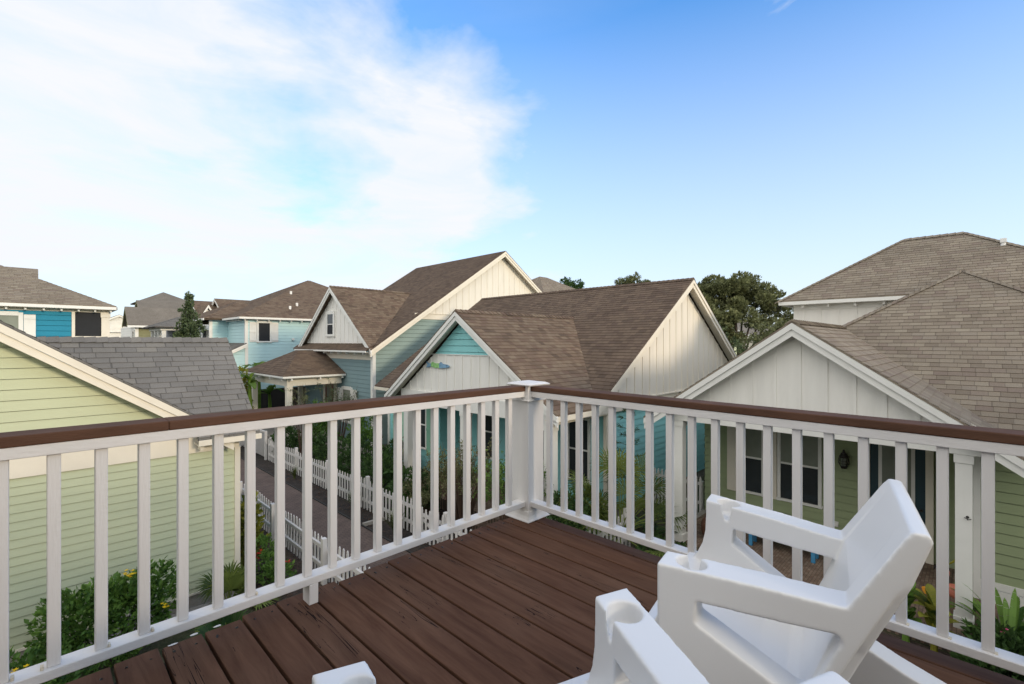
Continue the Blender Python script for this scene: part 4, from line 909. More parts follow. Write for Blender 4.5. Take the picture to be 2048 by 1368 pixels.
for x, y, z in ((11.9, 32.2, 4.65), (11.6, 30.4, 3.75), (11.0, 29.9, 3.5)): MB().cyl((x, y, z-.2), (x, y, z+.12), .07, n=10).build('roof_vent', M_['pvc'], G)
MB().cyl((10.85, 29.08, 1.58), (10.85, 28.98, 1.58), .07, n=10).build('dryer_vent', M_['pvc'], G)
fe = thing('low_dark_fence', (8, 28.9, GZ), 'low dark board fence along the foot of the pale aqua house', 'fence')
boxobj('board_panel', M_['darkwood'], fe, 6.6, 12, 28.5, 28.54, GZ, -1.30); boxobj('top_rail', M_['darkwood'], fe, 6.6, 12, 28.47, 28.57, -1.30, -1.24)

# ------------------------------------------------------------------ house B: teal, far left
B = thing('teal_house', (-2, 26, GZ), 'bright teal two-storey house with cream trim and a dark screened opening, far left', 'house')
wall(B, 'Y', 22.45, [(-9, -2.9), (.92, -2.9), (.92, 2.47), (-9, 2.47)], -1, 'lap', M_['teal'], course=.18, name='south_wall')
wall(B, 'X', 1.91, [(22.5, -2.9), (31, -2.9), (31, 2.6), (22.5, 2.6)], 1, 'lap', M_['teal'], course=.18, name='east_wall')
boxobj('frieze_board', M_['trim'], B, -9, 1.93, 22.42, 22.5, 2.47, 2.72); boxobj('screen_surround', M_['trim'], B, .92, 1.005, 22.40, 22.5, -2.9, 2.47); boxobj('corner_board', M_['trim'], B, 1.70, 1.93, 22.40, 22.5, -2.9, 2.47, .004)
boxobj('capital', M_['trim'], B, 1.68, 1.95, 22.38, 22.5, 2.30, 2.469); boxobj('sill_panel', M_['trim'], B, 1.006, 1.699, 22.42, 22.5, -2.9, 1.62); boxobj('screen', M_['screen'], B, 1.006, 1.699, 22.46, 22.5, 1.621, 2.469)
window(B, 'Y', 22.43, -1, -1.25, -.36, 1.0, 2.28, glass='glassl', frame='trimw', fw=.11, sash=True, shut='trimw', shw=.28)
hip(B, -9.4, 2.09, 22.1, 31.4, 2.70, .505, M_['roofl'], th=.1)
boxobj('fascia', M_['trimw'], B, -9.4, 2.11, 22.07, 22.10, 2.57, 2.67); boxobj('soffit', M_['trim'], B, -9.4, 2.08, 22.1, 22.42, 2.56, 2.575); boxobj('fascia', M_['trimw'], B, 2.09, 2.12, 22.07, 31.4, 2.57, 2.67)
tails(B, 'Y', 22.20, -8.8, 2.0, 2.56, M_['trimw'], .43, .05, .14)
gab(B, -2.4, .12, 27.0, 29.4, 3.95, .45, M_['roofl'], 'X', name='rear_roof', wallm=M_['roofo'])

# ------------------------------------------------------------------ distant houses
C1 = thing('olive_house', (8, 58, GZ), 'distant olive house with a long faded grey-brown roof, left of the pointed tree', 'house')
wall(C1, 'Y', 55, [(6.6, -2.9), (16, -2.9), (16, 2.95), (6.6, 2.95)], -1, 'lap', M_['olive'], course=.25, name='south_wall'); wall(C1, 'X', 6.6, [(55, -2.9), (66, -2.9), (66, 2.95), (55, 2.95)], -1, 'lap', M_['trimw'], course=.25, name='west_wall')
boxobj('corner_board', M_['trimw'], C1, 6.5, 6.75, 54.9, 55.1, -2.9, 2.9)
gab(C1, 5.9, 13.2, 54.4, 58.2, 3.0, .9, M_['roofo'], 'X', wallm=M_['olive'], trim='olive'); gab(C1, 7.1, 16.5, 55.2, 63.5, 3.0, .62, M_['roofo'], 'X', name='high_roof', wallm=M_['olive'], trim='olive')
window(C1, 'X', 6.58, -1, 56.0, 57.2, .9, 2.4); boxobj('fascia', M_['trimw'], C1, 5.9, 16, 54.36, 54.42, 2.75, 2.93)
cu = thing('distant_cupola_house', (11, 75, GZ), 'distant cream house showing only its small pointed hip roof above the olive house', 'house')
boxobj('wall', M_['trim'], cu, 9.5, 14.5, 74, 80, GZ, 6.6); hip(cu, 9.0, 15.0, 73.5, 80.5, 6.5, .5, M_['roofo'])
C2 = thing('grey_porch_house', (10, 44, GZ), 'distant grey house with white upper porch posts and a steep narrow gable', 'house')
boxobj('wall', M_['grayboard'], C2, 8.0, 14, 44.6, 50, GZ, 2.4); wall(C2, 'X', 7.95, [(44.6, -2.9), (50, -2.9), (50, 2.4), (44.6, 2.4)], -1, 'lap', M_['grayboard'], name='west_wall')
wall(C2, 'Y', 44.55, [(8.0, -2.9), (14, -2.9), (14, 2.4), (8.0, 2.4)], -1, 'lap', M_['grayboard'], name='south_wall')
for x, y in ((6.7, 43.3), (6.7, 44.8), (6.7, 46.3), (6.7, 47.8), (8.4, 43.3), (9.6, 43.3)): boxobj('porch_post', M_['trimw'], C2, x, x+.26, y, y+.26, -.2, 2.3)
boxobj('porch_beam', M_['trimw'], C2, 6.6, 6.95, 43.2, 48.2, 2.3, 2.55); boxobj('porch_beam', M_['trimw'], C2, 6.95, 10.2, 43.2, 43.5, 2.3, 2.55); boxobj('porch_rail', M_['trimw'], C2, 6.72, 6.8, 43.3, 48, .7, .8); boxobj('porch_floor', M_['trimw'], C2, 6.6, 10, 43.2, 48.2, -.2, 0)
hip(C2, 6.2, 12, 42.9, 49, 2.58, .42, M_['roofg'], name='porch_roof')
gab(C2, 8.4, 10.6, 42.4, 47, 2.4, 1.75, M_['roof'], 'Y', name='gable_roof', wallm=M_['trimw']); gab(C2, 9.2, 17, 43.2, 50.5, 2.9, .55, M_['roof'], 'X', name='main_roof', wallm=M_['grayboard'])
H = thing('brown_roofed_house', (16, 46, GZ), 'distant house with a long brown shingle roof between the pointed tree and pale aqua house', 'house')
wall(H, 'Y', 41.5, [(11.2, -2.9), (26, -2.9), (26, 2.5), (11.2, 2.5)], -1, 'lap', M_['trim'], name='south_wall'); boxobj('wall', M_['trim'], H, 11.2, 26, 41.6, 50, GZ, 2.5)
gab(H, 10.6, 27, 41, 50, 2.55, .56, M_['roof'], 'X', wallm=M_['trim'])
K = thing('rear_brown_roof_house', (26, 23, GZ), 'house mostly hidden behind the slate blue gable with its brown hip roof showing', 'house')
boxobj('wall', M_['batten'], K, 22.6, 29.5, 19.4, 25.6, GZ, 4.2); hip(K, 22.2, 30.0, 19.0, 26.0, 4.2, .56, M_['roofl'])
Kb = thing('cream_house_beyond_oak', (62, 24, GZ), 'small cream house with grey roof glimpsed through the spreading oak', 'house')
boxobj('wall', M_['trim'], Kb, 58, 72, 18, 27, GZ, 1.7); gab(Kb, 57.4, 72.6, 17.5, 27.5, 1.8, .5, M_['roofo'], 'X', wallm=M_['trim'])
Kc = thing('yellow_cottage_beyond_oak', (50, 18.5, GZ), 'small pale yellow cottage with dark roof glimpsed under the oak', 'house')
boxobj('wall', M_['sage'], Kc, 48, 52, 17.4, 19.4, GZ, 1.9); gab(Kc, 47.6, 52.4, 17.0, 19.8, 1.95, .6, M_['roofg'], 'X', wallm=M_['sage'])
Kd = thing('pale_house_far_left', (-1, 80, GZ), 'far pale house with a grey roof slope at the edge of the teal house', 'house')
boxobj('wall', M_['trimw'], Kd, 4.0, 11, 78, 84, GZ, 2.6); gab(Kd, 3.2, 12, 77.4, 84.6, 2.7, .5, M_['roofg'], 'Y', wallm=M_['trimw'])
# unseen house mass added behind the viewer, sized to block the low sun
Sx = thing('south_sun_blocker', (4, -13, GZ), 'unseen house added to the south to keep low sun off the nearer walls', 'house')
boxobj('wall', M_['sage'], Sx, -9, 24, -18, -9, GZ, 2.2); gab(Sx, -9.6, 24.6, -18.6, -8.4, 2.2, .45, M_['roof'], 'X', wallm=M_['sage'])
Ow = thing('deck_house', (-4, -3, GZ), 'charcoal two-storey house carrying the deck, unseen beside the viewer and shaped to shade the deck', 'house')  # unseen; wall position and dark siding set to cut light on the chairs
wall(Ow, 'X', -1.25, [(-6, -3.0), (2.3, -3.0), (2.3, 2.45), (-6, 2.45)], 1, 'lap', M_['charcoal'], name='east_wall')
wall(Ow, 'Y', 2.3, [(-5.5, -3.0), (-1.25, -3.0), (-1.25, 2.45), (-5.5, 2.45)], 1, 'lap', M_['charcoal'], name='north_wall')
boxobj('wall', M_['charcoal'], Ow, -5.5, -1.3, -6, 2.25, GZ, 2.45); hip(Ow, -5.9, -.9, -6.4, 2.7, 2.45, .45, M_['roof'])
boxobj('corner_board', M_['trimw'], Ow, -1.32, -1.22, 2.22, 2.33, -3.0, 2.4)
# ------------------------------------------------------------------ fences
def picket_mesh(h, w=.062, t=.016):
    m_ = MB(); A = [(-w/2, 0, 0), (w/2, 0, 0), (w/2, 0, h-.075), (w*.30, 0, h-.045), (w*.42, 0, h-.035), (0, 0, h), (-w*.42, 0, h-.035), (-w*.30, 0, h-.045), (-w/2, 0, h-.075)]
    m_.prism(A, [(a, t, c) for a, b, c in A]); return m_
def fence(label, p0, p1, n, hfun, rails, side, group='white picket fences', posts=(), m='white', skip=None):
    p0, p1 = V((*p0, GZ+.03)), V((*p1, GZ+.03)); d = p1-p0; ang = math.atan2(d.y, d.x)
    f = thing('picket_fence', p0, label, 'fence', group); f.rotation_euler = (0, 0, ang); Ln = d.length
    cache = {}
    for i in range(n):
        s_ = Ln*(i+.5)/n; h = round(hfun(s_/Ln), 2)
        if skip and skip(s_): continue
        if h not in cache:
            o = picket_mesh(h).build('picket', M_[m]); cache[h] = o.data
        else: o = bpy.data.objects.new('picket', cache[h]); COL.objects.link(o)
        o.parent = f; o.location = (s_, .0 if side > 0 else -.018, 0)
    for z in rails:
        o = MB().box(0, Ln, *((-.045, -.001) if side > 0 else (.001, .045)), z-.035, z+.035).build('rail', M_[m]); o.parent = f
    for s_ in posts:
        pp = MB().box(s_-.05, s_+.05, *((-.13, -.046) if side > 0 else (.046, .13)), 0, .86).build('post', M_[m], None, .004); pp.parent = f
    return f
scal = lambda amp, per: (lambda u: .84-amp*math.sin(math.pi*((u*per) % 1)))
fence('white picket fence seen from behind, between the green house and the boardwalk', (3.90, 5.4), (3.90, 13.9), 55, scal(.06, 3.5), (.25, .62), -1, posts=(.1, 3.3, 6.0, 8.4))
fence('long white picket fence with scalloped top beyond the boardwalk', (6.32, 9.35), (6.32, 19.4), 62, scal(.07, 4), (.22, .60), 1, posts=(.06, 2.5, 5, 7.5, 10))
fence('short run of white picket fence beside the garden gate, nearer than the long one', (6.15, 5.6), (6.15, 8.2), 17, scal(.05, 1), (.22, .58), 1, posts=(.06, 2.54))
gt = fence('white picket gate with dark latch in the fence beyond the boardwalk', (6.22, 8.32), (6.22, 9.22), 6, lambda u: .84-.08*math.sin(math.pi*u), (.2, .58), 1, group=None)
gt.name = 'garden_gate'; gt['category'] = 'gate'
lt_ = MB().box(.78, .94, .019, .04, .50, .53).build('latch', M_['metal']); lt_.parent = gt
br = MB().bar((.05, -.02, .22), (.85, -.02, .56), .03, .06).build('brace', M_['white']); br.parent = gt
fence('white picket fence crossing the garden at right angles to the boardwalk', (6.3, 5.45), (9.3, 5.45), 20, scal(.04, 1.5), (.22, .58), -1, posts=(.06, 1.5, 2.9))
fence('narrow white picket fence in the side yard between the aqua and green houses', (12.3, 5.1), (12.3, 6.5), 13, lambda u: 1.0, (.3, .8), 1, posts=(.06,))
fence('weathered grey picket fence among the shrubs behind the white one', (7.6, 13.2), (7.6, 17.2), 30, lambda u: 1.05, (.3, .8), 1, group=None, m='concrete')
la = thing('lattice_panel', (6.3, 21, GZ), 'white lattice fence panel at the far end of the boardwalk', 'fence')
m_ = MB(); Lz = .95
for i in range(-9, 34):
    for sg in (1, -1):
        a0 = i*.1; y0_, z0_, y1_, z1_ = (a0, 0, a0+Lz, Lz) if sg > 0 else (a0+Lz, 0, a0, Lz)
        lo, hi = 0., 3.2
        def clp(y0_, z0_, y1_, z1_):
            t0, t1 = 0, 1; dy = y1_-y0_
            for lim, s_ in ((lo, 1), (hi, -1)):
                pass
            ta, tb = (lo-y0_)/dy, (hi-y0_)/dy
            if ta > tb: ta, tb = tb, ta
            t0, t1 = max(t0, ta), min(t1, tb)
            return None if t1-t0 < .03 else (y0_+dy*t0, z0_+(z1_-z0_)*t0, y0_+dy*t1, z0_+(z1_-z0_)*t1)
        q = clp(y0_, z0_, y1_, z1_)
        if q: m_.bar((6.3+(.004 if sg > 0 else -.004), 19.6+q[0], GZ+.1+q[1]), (6.3+(.004 if sg > 0 else -.004), 19.6+q[2], GZ+.1+q[3]), .007, .028, (1, 0, 0))
m_.build('lattice', M_['white'], la)
fr_ = MB()
for y in (19.55, 21.2, 22.8): fr_.box(6.26, 6.34, y, y+.08, GZ, GZ+1.12)
fr_.box(6.27, 6.33, 19.63, 22.8, GZ+1.04, GZ+1.1); fr_.build('frame', M_['white'], la)

# ------------------------------------------------------------------ plants
def quad(mb, p, d, sd, ln, wd, tone, bend=.0):
    """pointed leaf: base p, direction d, side sd"""
    up = d.cross(sd).normalized(); mid = p+d*ln*.5+up*bend*ln; tip = p+d*ln
    mb.face([p, mid+sd*wd, tip, mid-sd*wd], [(tone, 0)]*4)
def rv(r_):
    while True:
        v = V((r_.uniform(-1, 1), r_.uniform(-1, 1), r_.uniform(-1, 1)))
        if .01 < v.length < 1: return v
def cloud(mb, r_, blobs, n, size, up=.35, jit=.5):
    """leaves around many small twig ends inside the given ellipsoids (c, radii)"""
    tot = sum(b[1][0]*b[1][1]*b[1][2] for b in blobs)
    for c, rad in blobs:
        k = max(3, int(n*(rad[0]*rad[1]*rad[2])/tot/9)); c = V(c)
        for _ in range(k):
            v = rv(r_); v = v.normalized()*(v.length**.45)
            q = c+V((v.x*rad[0], v.y*rad[1], v.z*rad[2])); base = r_.random()*.55
            dirq = (v+V((0, 0, up))).normalized()
            for _ in range(9):
                d = (dirq+rv(r_)*.9).normalized(); sd = d.cross(rv(r_)).normalized(); s_ = size*r_.uniform(.6, 1.3)
                quad(mb, q+rv(r_)*size*1.6*jit, d, sd, s_, s_*.27, min(1, base+r_.random()*.45), .08)
def stems(mb, base, blobs, r0, r_, per=1, n=6):
    for c, rad in blobs:
        for _ in range(per):
            c2 = V(c)+rv(r_)*min(rad)*.5; b = V(base)+V((r_.uniform(-1, 1), r_.uniform(-1, 1), 0))*r0*3
            mid = b.lerp(c2, .5)+rv(r_)*(c2-b).length*.10
            mb.tube([b, mid, c2], [r0, r0*.7, r0*.25], n)
def shrub(name, label, cat, loc, blobs, n, size, leaf='leafd', seed=1, group=None, up=.35, stem=.012, flowers=None, twig='bark', per=3):
    """blobs relative to loc"""
    r_ = random.Random(seed); loc = V(loc); t = thing(name, loc, label, cat, group)
    bl = [(loc+V(c), rad) for c, rad in blobs]
    sub = []
    for c, rad in bl:
        for _ in range(6):
            v = rv(r_); sub.append((c+V((v.x*rad[0], v.y*rad[1], v.z*rad[2]))*.75, tuple(x*r_.uniform(.35, .55) for x in rad)))
    m_ = MB(); cloud(m_, r_, bl+sub, n, size, up); m_.build('foliage', M_[leaf], t)
    s_ = MB(); stems(s_, loc, bl, stem, r_, per); s_.build('stems', M_[twig], t)
    if flowers:
        for fm, pos, fn, fs_ in flowers:
            for p in pos:
                f = MB(); p = loc+V(p)
                for _ in range(fn):
                    q = p+rv(r_)*fs_*2.2
                    for k in range(5):
                        a = k*2*math.pi/5; d = V((math.cos(a), math.sin(a), .35)).normalized(); quad(f, q, d, d.cross(V((0, 0, 1))).normalized(), fs_, fs_*.4, r_.random(), .1)
                f.build('flower_cluster', M_[fm], t)
    return t
def tuft(name, label, cat, loc, h, n, m, seed=1, group=None, wd=.012, spread=.55, seg=4):
    r_ = random.Random(seed); loc = V(loc); t = thing(name, loc, label, cat, group); m_ = MB()
    for _ in range(n):
        a = r_.uniform(0, 2*math.pi); lean = r_.uniform(.1, 1)*spread; L_ = h*r_.uniform(.6, 1.15); dirh = V((math.cos(a), math.sin(a), 0)); sd = V((-dirh.y, dirh.x, 0)); tone = r_.random()
        p = loc+dirh*r_.uniform(0, .07)*h; pr_ = p; w0 = wd
        for k in range(seg):
            u0, u1 = k/seg, (k+1)/seg; f = lambda u: p+dirh*lean*L_*u*u*1.2+V((0, 0, L_*u*(1-.45*lean*u)))
            w1 = wd*(1-u1)+.001; m_.face([f(u0)-sd*w0, f(u0)+sd*w0, f(u1)+sd*w1, f(u1)-sd*w1], [(tone, 0)]*4); w0 = w1
    m_.build('blades', M_[m], t); return t
def fanpalm(name, label, loc, h, nf, rad, m='leafp', seed=1, group=None, trunk=None):
    r_ = random.Random(seed); loc = V(loc); t = thing(name, loc, label, 'palm', group); st = MB(); top = loc+V((0, 0, trunk or .15))
    if trunk: MB().cyl(loc, top, .10, .08, 10).build('trunk', M_['bark'], t)
    for i in range(nf):
        a = i*2.399+r_.uniform(-.3, .3); el_ = math.radians(r_.uniform(12, 85)) if i % 4 else math.radians(r_.uniform(-20, 10)); L_ = h*r_.uniform(.5, .78)
        d = V((math.cos(a)*math.cos(el_), math.sin(a)*math.cos(el_), math.sin(el_))); c = top+d*L_-V((0, 0, (1-math.sin(max(el_, 0)))*.12*L_))
        st.tube([top, top+d*L_*.5+V((0, 0, .03)), c], [.012, .009, .007], 5)
        sd = d.cross(V((0, 0, 1))).normalized(); up = sd.cross(d).normalized(); nb = 26; tone = r_.random()*.7; f = MB()
        for k in range(nb):
            b_ = math.radians(-115+230*k/(nb-1)+r_.uniform(-2, 2)); bd = (d*math.cos(b_)+sd*math.sin(b_)+up*.16*abs(math.sin(b_))).normalized()
            R_ = rad*(1-.22*abs(b_)/2)*r_.uniform(.88, 1.05); side_ = bd.cross(up).normalized(); mid = c+bd*R_*.55; tip = c+bd*R_-V((0, 0, R_*.22))
            tn = min(1, tone+r_.random()*.3); f.face([c, mid+side_*.016, mid-side_*.016], [(tn, 0)]*3); f.face([mid+side_*.016, tip, mid-side_*.016], [(tn, 0)]*3)
        f.build('frond', M_[m], t)
    st.build('leaf_stalks', M_['leafp'], t); return t
def bigleaf(mb, base, d, L_, w_, droop, tone, seg=7, fold=.25, r_=rnd):
    d = V(d).normalized(); h = V((d.x, d.y, 0)).normalized() if abs(d.z) < .99 else V((1, 0, 0)); sd = V((-h.y, h.x, 0)); P_ = []
    for k in range(seg+1):
        u = k/seg; c = base+d*L_*u-V((0, 0, droop*L_*u*u)); ww = w_*math.sin(math.pi*min(1, .06+u*.94))**.6*(1 if u < .98 else .1); P_.append((c, ww))
    for k in range(seg):
        (a, wa), (b, wb) = P_[k], P_[k+1]; up = V((0, 0, 1))
        for s_ in (1, -1):
            tn = min(1, max(0, tone+r_.uniform(-.1, .1))); gap_ = (b-a)*.03
            mb.face([a, b-gap_, b-gap_+sd*s_*wb+up*wb*fold, a+sd*s_*wa+up*wa*fold], [(tn, 0)]*4)
def leafy(name, label, cat, loc, n, L_, w_, h, m, seed, group=None, droop=.5, stemh=None, el0=35, el1=80):
    r_ = random.Random(seed); loc = V(loc); t = thing(name, loc, label, cat, group); st = MB(); m_ = MB()
    for i in range(n):
        a = i*2.4+r_.uniform(-.4, .4); e = math.radians(r_.uniform(el0, el1)); b = loc+V((0, 0, h*r_.uniform(.35, 1))); st.tube([loc+V((math.cos(a), math.sin(a), 0))*.03, b], [.012+h*.012, .006+h*.008], 6)
        bigleaf(m_, b, (math.cos(a)*math.cos(e), math.sin(a)*math.cos(e), math.sin(e)), L_*r_.uniform(.7, 1.1), w_*r_.uniform(.8, 1.1), droop*r_.uniform(.6, 1.2), r_.random(), r_=r_)
    m_.build('leaves', M_[m], t); st.build('stems', M_[m], t); return t

# by the sage house
shrub('flowering_shrub', 'tall green shrub with yellow flower clusters against the sage green wall', 'shrub', (.75, 8.75, GZ), [((0, 0, .62), (.62, .42, .55)), ((.42, .1, .78), (.42, .35, .42)), ((-.35, .05, .72), (.45, .35, .45))], 5200, .085, 'leaf', 3, None, .6, .012, [('yellow', [(.18, -.3, 1.33), (.22, -.28, 1.28), (.62, -.3, .72)], 5, .030)])
shrub('flowering_shrub', 'lower bushy green shrub with one yellow flower cluster in the bottom left corner', 'shrub', (-.30, 8.1, GZ), [((0, 0, .45), (.6, .45, .42)), ((.45, .15, .35), (.4, .4, .35)), ((-.55, .1, .55), (.5, .4, .5))], 4200, .085, 'leaf', 4, None, .6, .012, [('yellow', [(.16, -.42, .80), (.20, -.40, .84)], 7, .032)])
fanpalm('saw_palmetto', 'small palmetto fanning out at the foot of the sage green house corner', (2.25, 8.75, GZ), .62, 12, .42, 'leafp', 5)
fanpalm('saw_palmetto', 'low dark palmetto under the edge of the deck beside the white block', (1.95, 7.6, GZ), .55, 10, .40, 'leafd', 6)
shrub('rose_bush', 'green bush with bright red flowers beside the sage green house corner', 'shrub', (3.05, 9.55, GZ), [((0, 0, .45), (.26, .40, .42)), ((.05, -.5, .35), (.26, .3, .33))], 1900, .07, 'leaf', 7, None, .5, .01, [('red', [(.10, -.55, .62), (.2, -.6, .55), (-.12, -.2, .72), (-.1, .1, .52), (.0, -.75, .45)], 4, .028)])
shrub('climbing_vine', 'tall bright green leafy plant growing up beside the white corner board', 'shrub', (3.0, 10.35, GZ), [((0, 0, .8), (.22, .3, .45)), ((.05, 0, 1.25), (.18, .25, .25)), ((0, .1, .4), (.25, .35, .4))], 1300, .12, 'leafc', 8, None, .4)
# along the boardwalk
tuft('ornamental_grass', 'grass clump nearest the garden gate beside the boardwalk', 'grass clump', (5.98, 9.75, GZ), .62, 130, 'grass', 11, 'grass clumps by the boardwalk')
tuft('ornamental_grass', 'grass clump farther along the boardwalk, behind the timber edging', 'grass clump', (6.08, 12.0, GZ), .55, 130, 'grass', 12, 'grass clumps by the boardwalk')
tuft('ornamental_grass', 'farthest small grass clump at the foot of the scalloped fence', 'grass clump', (6.1, 16.2, GZ), .45, 80, 'grass', 13, 'grass clumps by the boardwalk')
struct(MB().box(5.70, 6.28, 10.75, 10.82, GZ, GZ+.09).build('bed_edging', M_['concrete']))
struct(MB().box(5.70, 6.0, 9.1, 9.15, GZ, GZ+.07).build('bed_edging', M_['concrete']))
gard = [((7.0, 10.6), 1.15, 'leafd', 'dark glossy shrub right behind the gate end of the scalloped fence', .10), ((7.15, 12.4), 1.35, 'leafd', 'dark shrub in front of the left porch column of the aqua house', .10),
        ((7.3, 14.4), 1.5, 'leafd', 'dark dense shrub halfway along the scalloped fence', .09), ((8.4, 15.9), 1.9, 'leaf', 'taller mid green shrub beside the far corner of the aqua house', .11),
        ((7.4, 16.4), 1.3, 'leafd', 'dark shrub near the far end of the scalloped fence', .09), ((8.0, 18.6), 2.1, 'leaf', 'tall green shrub in front of the slate blue house wall', .11),
        ((6.95, 19.2), 1.2, 'leafd', 'low dark shrub beside the lattice panel', .09), ((8.75, 14.0), 1.2, 'leafd', 'dark shrub under the mint shuttered window of the aqua house', .09)]
for i, ((x, y), h, lf, lb, sz) in enumerate(gard):
    shrub('garden_shrub', lb, 'shrub', (x, y, GZ), [((0, 0, h*.5), (.55, .65, h*.55)), ((.2, .45, h*.45), (.5, .55, h*.45)), ((-.15, -.5, h*.4), (.45, .55, h*.4))], 3600, sz, lf, 20+i, 'garden shrubs around the aqua house')
leafy('split_leaf_plant', 'plant with broad dark drooping leaves behind the white fence', 'plant', (7.2, 11.5, GZ), 16, .62, .12, .9, 'leafd', 41)
leafy('split_leaf_plant', 'yellow-green broad leaved plant below the mint shuttered window', 'plant', (8.3, 12.9, GZ), 14, .5, .09, .9, 'leafc', 42)
# airy shrubs with bare stems in front of the aqua porch
def airy(label, loc, h, w_, n, seed, leaf='leafo', nst=30, grp='airy shrubs in front of the aqua porch'):
    r_ = random.Random(seed); loc = V(loc); t = thing('airy_shrub', loc, label, 'shrub', grp); s_ = MB(); m_ = MB()
    for i in range(nst):
        a = r_.uniform(0, 6.28); q = V((math.cos(a), math.sin(a), 0))*w_*r_.uniform(.3, 1); tip = loc+q+V((0, 0, h*r_.uniform(.6, 1.05))); mid = loc+q*.45+V((0, 0, h*.45))
        s_.tube([loc+q*.08, mid, tip], [.012, .008, .003], 5)
        for _ in range(3):
            u = r_.uniform(.4, .95); b = mid.lerp(tip, u); e = b+rv(r_)*.28*h*.5+V((0, 0, .05)); s_.tube([b, e], [.005, .002], 4)
            for __ in range(n//nst//3): quad(m_, b.lerp(e, r_.random())+rv(r_)*.07, (rv(r_)+V((0, 0, .4))).normalized(), rv(r_).normalized(), .07*r_.uniform(.6, 1.5), .015, r_.random(), .05)
    m_.build('leaves', M_[leaf], t); s_.build('stems', M_['twig'], t)
airy('airy shrub with sparse leaves and bare brown stems before the middle porch column', (7.15, 8.75, GZ), 2.1, 1.0, 5200, 51, nst=80)
airy('airy shrub with small green leaves just left of the white corner post', (7.35, 7.2, GZ), 2.2, .85, 5200, 52, 'leaf', 60)
airy('thin willowy shrub with pale tufts before the entry porch of the slate blue house', (7.1, 18.1, GZ), 2.85, .5, 1100, 53, 'leafo', 16, None)
airy('wispy dark shrub under the shuttered window of the slate blue house', (8.9, 18.9, GZ), 2.85, 1.0, 2200, 54, 'leafm', 36, None)
airy('low airy shrub with reddish bare stems beside the short fence run', (6.95, 9.9, GZ), 1.1, .7, 1800, 55, 'leafo', 40)
# big palmetto and friends right of the corner post
fanpalm('fan_palm', 'large bushy fan palm growing between the aqua and green houses', (9.0, 5.55, GZ), 1.95, 44, .62, 'leafp', 61, trunk=.35)
shrub('garden_shrub', 'dark rounded shrub beside the cream corner column of the aqua porch', 'shrub', (7.75, 6.0, GZ), [((0, 0, .8), (.5, .45, .75)), ((.4, .1, .55), (.5, .4, .5))], 2600, .085, 'leafd', 62, 'garden shrubs around the aqua house')
shrub('garden_shrub', 'yellowish green ferny shrub left of the large fan palm', 'shrub', (8.6, 6.15, GZ), [((0, 0, .75), (.45, .35, .6))], 1500, .10, 'leafp', 63, 'garden shrubs around the aqua house')
shrub('garden_shrub', 'low dark shrubs at the foot of the left green porch column', 'shrub', (9.0, 4.55, GZ), [((0, 0, .3), (.35, .5, .28)), ((.1, -.5, .25), (.3, .4, .22))], 1500, .08, 'leafd', 64, 'garden shrubs around the aqua house')
r_ = random.Random(65); t = thing('young_pine', (10.3, 6.15, GZ), 'slim dark young pine with drooping whorls against the aqua siding', 'tree'); s_ = MB(); m_ = MB(); base = V((10.3, 6.15, GZ)); H_ = 2.95
s_.tube([base, base+V((0, 0, H_))], [.03, .008], 7)
for i in range(26):
    z = .9+i*.08; a = i*2.4; Lb = (H_-z)*.24+.10; d = V((math.cos(a), math.sin(a), .25)).normalized(); p = base+V((0, 0, z)); s_.tube([p, p+d*Lb], [.008, .003], 4)
    for k in range(30):
        q = p+d*Lb*r_.uniform(.35, 1.05); quad(m_, q, (d+rv(r_)*.9).normalized(), rv(r_).normalized(), .11, .007, r_.random(), .02)
m_.build('needles', M_['leafd'], t); s_.build('trunk', M_['bark'], t)
leafy('strap_leaf_plant', 'dark strappy plant beside the left green porch column', 'plant', (9.35, 5.0, GZ), 18, .8, .045, .5, 'leafd', 66)
# bottom right bed
leafy('croton_plant', 'yellow-green croton with upright leaves below the right railing', 'plant', (9.0, .42, GZ), 30, .45, .08, .80, 'leafc', 71, droop=.4)
leafy('broad_leaf_plant', 'dark green broad leaved plant behind the croton', 'plant', (9.25, .75, GZ), 22, .36, .10, .8, 'leaf', 72, droop=.45)
f = MB(); bigleaf(f, V((9.2, .52, GZ+.86)), (.2, .3, 1), .13, .045, .2, .5); o = f.build('orange_bract', M_['orange']); rebase(o, (9.2, .52, GZ+.86)); o.parent = bpy.data.objects['croton_plant']; o.location = V(o.location)-V((9.0, .42, GZ))
leafy('spider_lily', 'dark lily with long arching strap leaves against the green wall', 'plant', (9.65, -.35, GZ), 38, 1.45, .040, .25, 'leaf', 73, droop=.45, el0=40, el1=80)
leafy('heliconia', 'heliconia with a long yellow-green beak-shaped bract beside the white porch column', 'plant', (10.2, .10, GZ), 7, .35, .06, .55, 'leafd', 75)
f = MB(); f.tube([(10.1, .10, GZ+.4), (10.05, .08, GZ+1.15), (10.0, .16, GZ+1.25), (9.97, .33, GZ+1.08)], [.012, .02, .03, .004], 8); o = f.build('beak_bract', M_['leafc']); hl = bpy.data.objects['heliconia']; o.parent = hl; o.data.transform(Matrix.Translation(-V(hl.location)))
shrub('penta_shrub', 'dark shrub with magenta flower clusters at the bottom right corner', 'shrub', (9.05, -.28, GZ), [((0, 0, .36), (.42, .42, .36)), ((-.1, -.45, .38), (.38, .38, .34)), ((-.3, .1, .26), (.3, .3, .26))], 3200, .11, 'leafd', 74, None, .5, .01, [('pink', [(-.1, .02, .78), (-.28, -.22, .62), (.15, .18, .74), (-.36, -.05, .50), (.0, -.4, .74)], 7, .026)])
tf = MB(); r_ = random.Random(80)
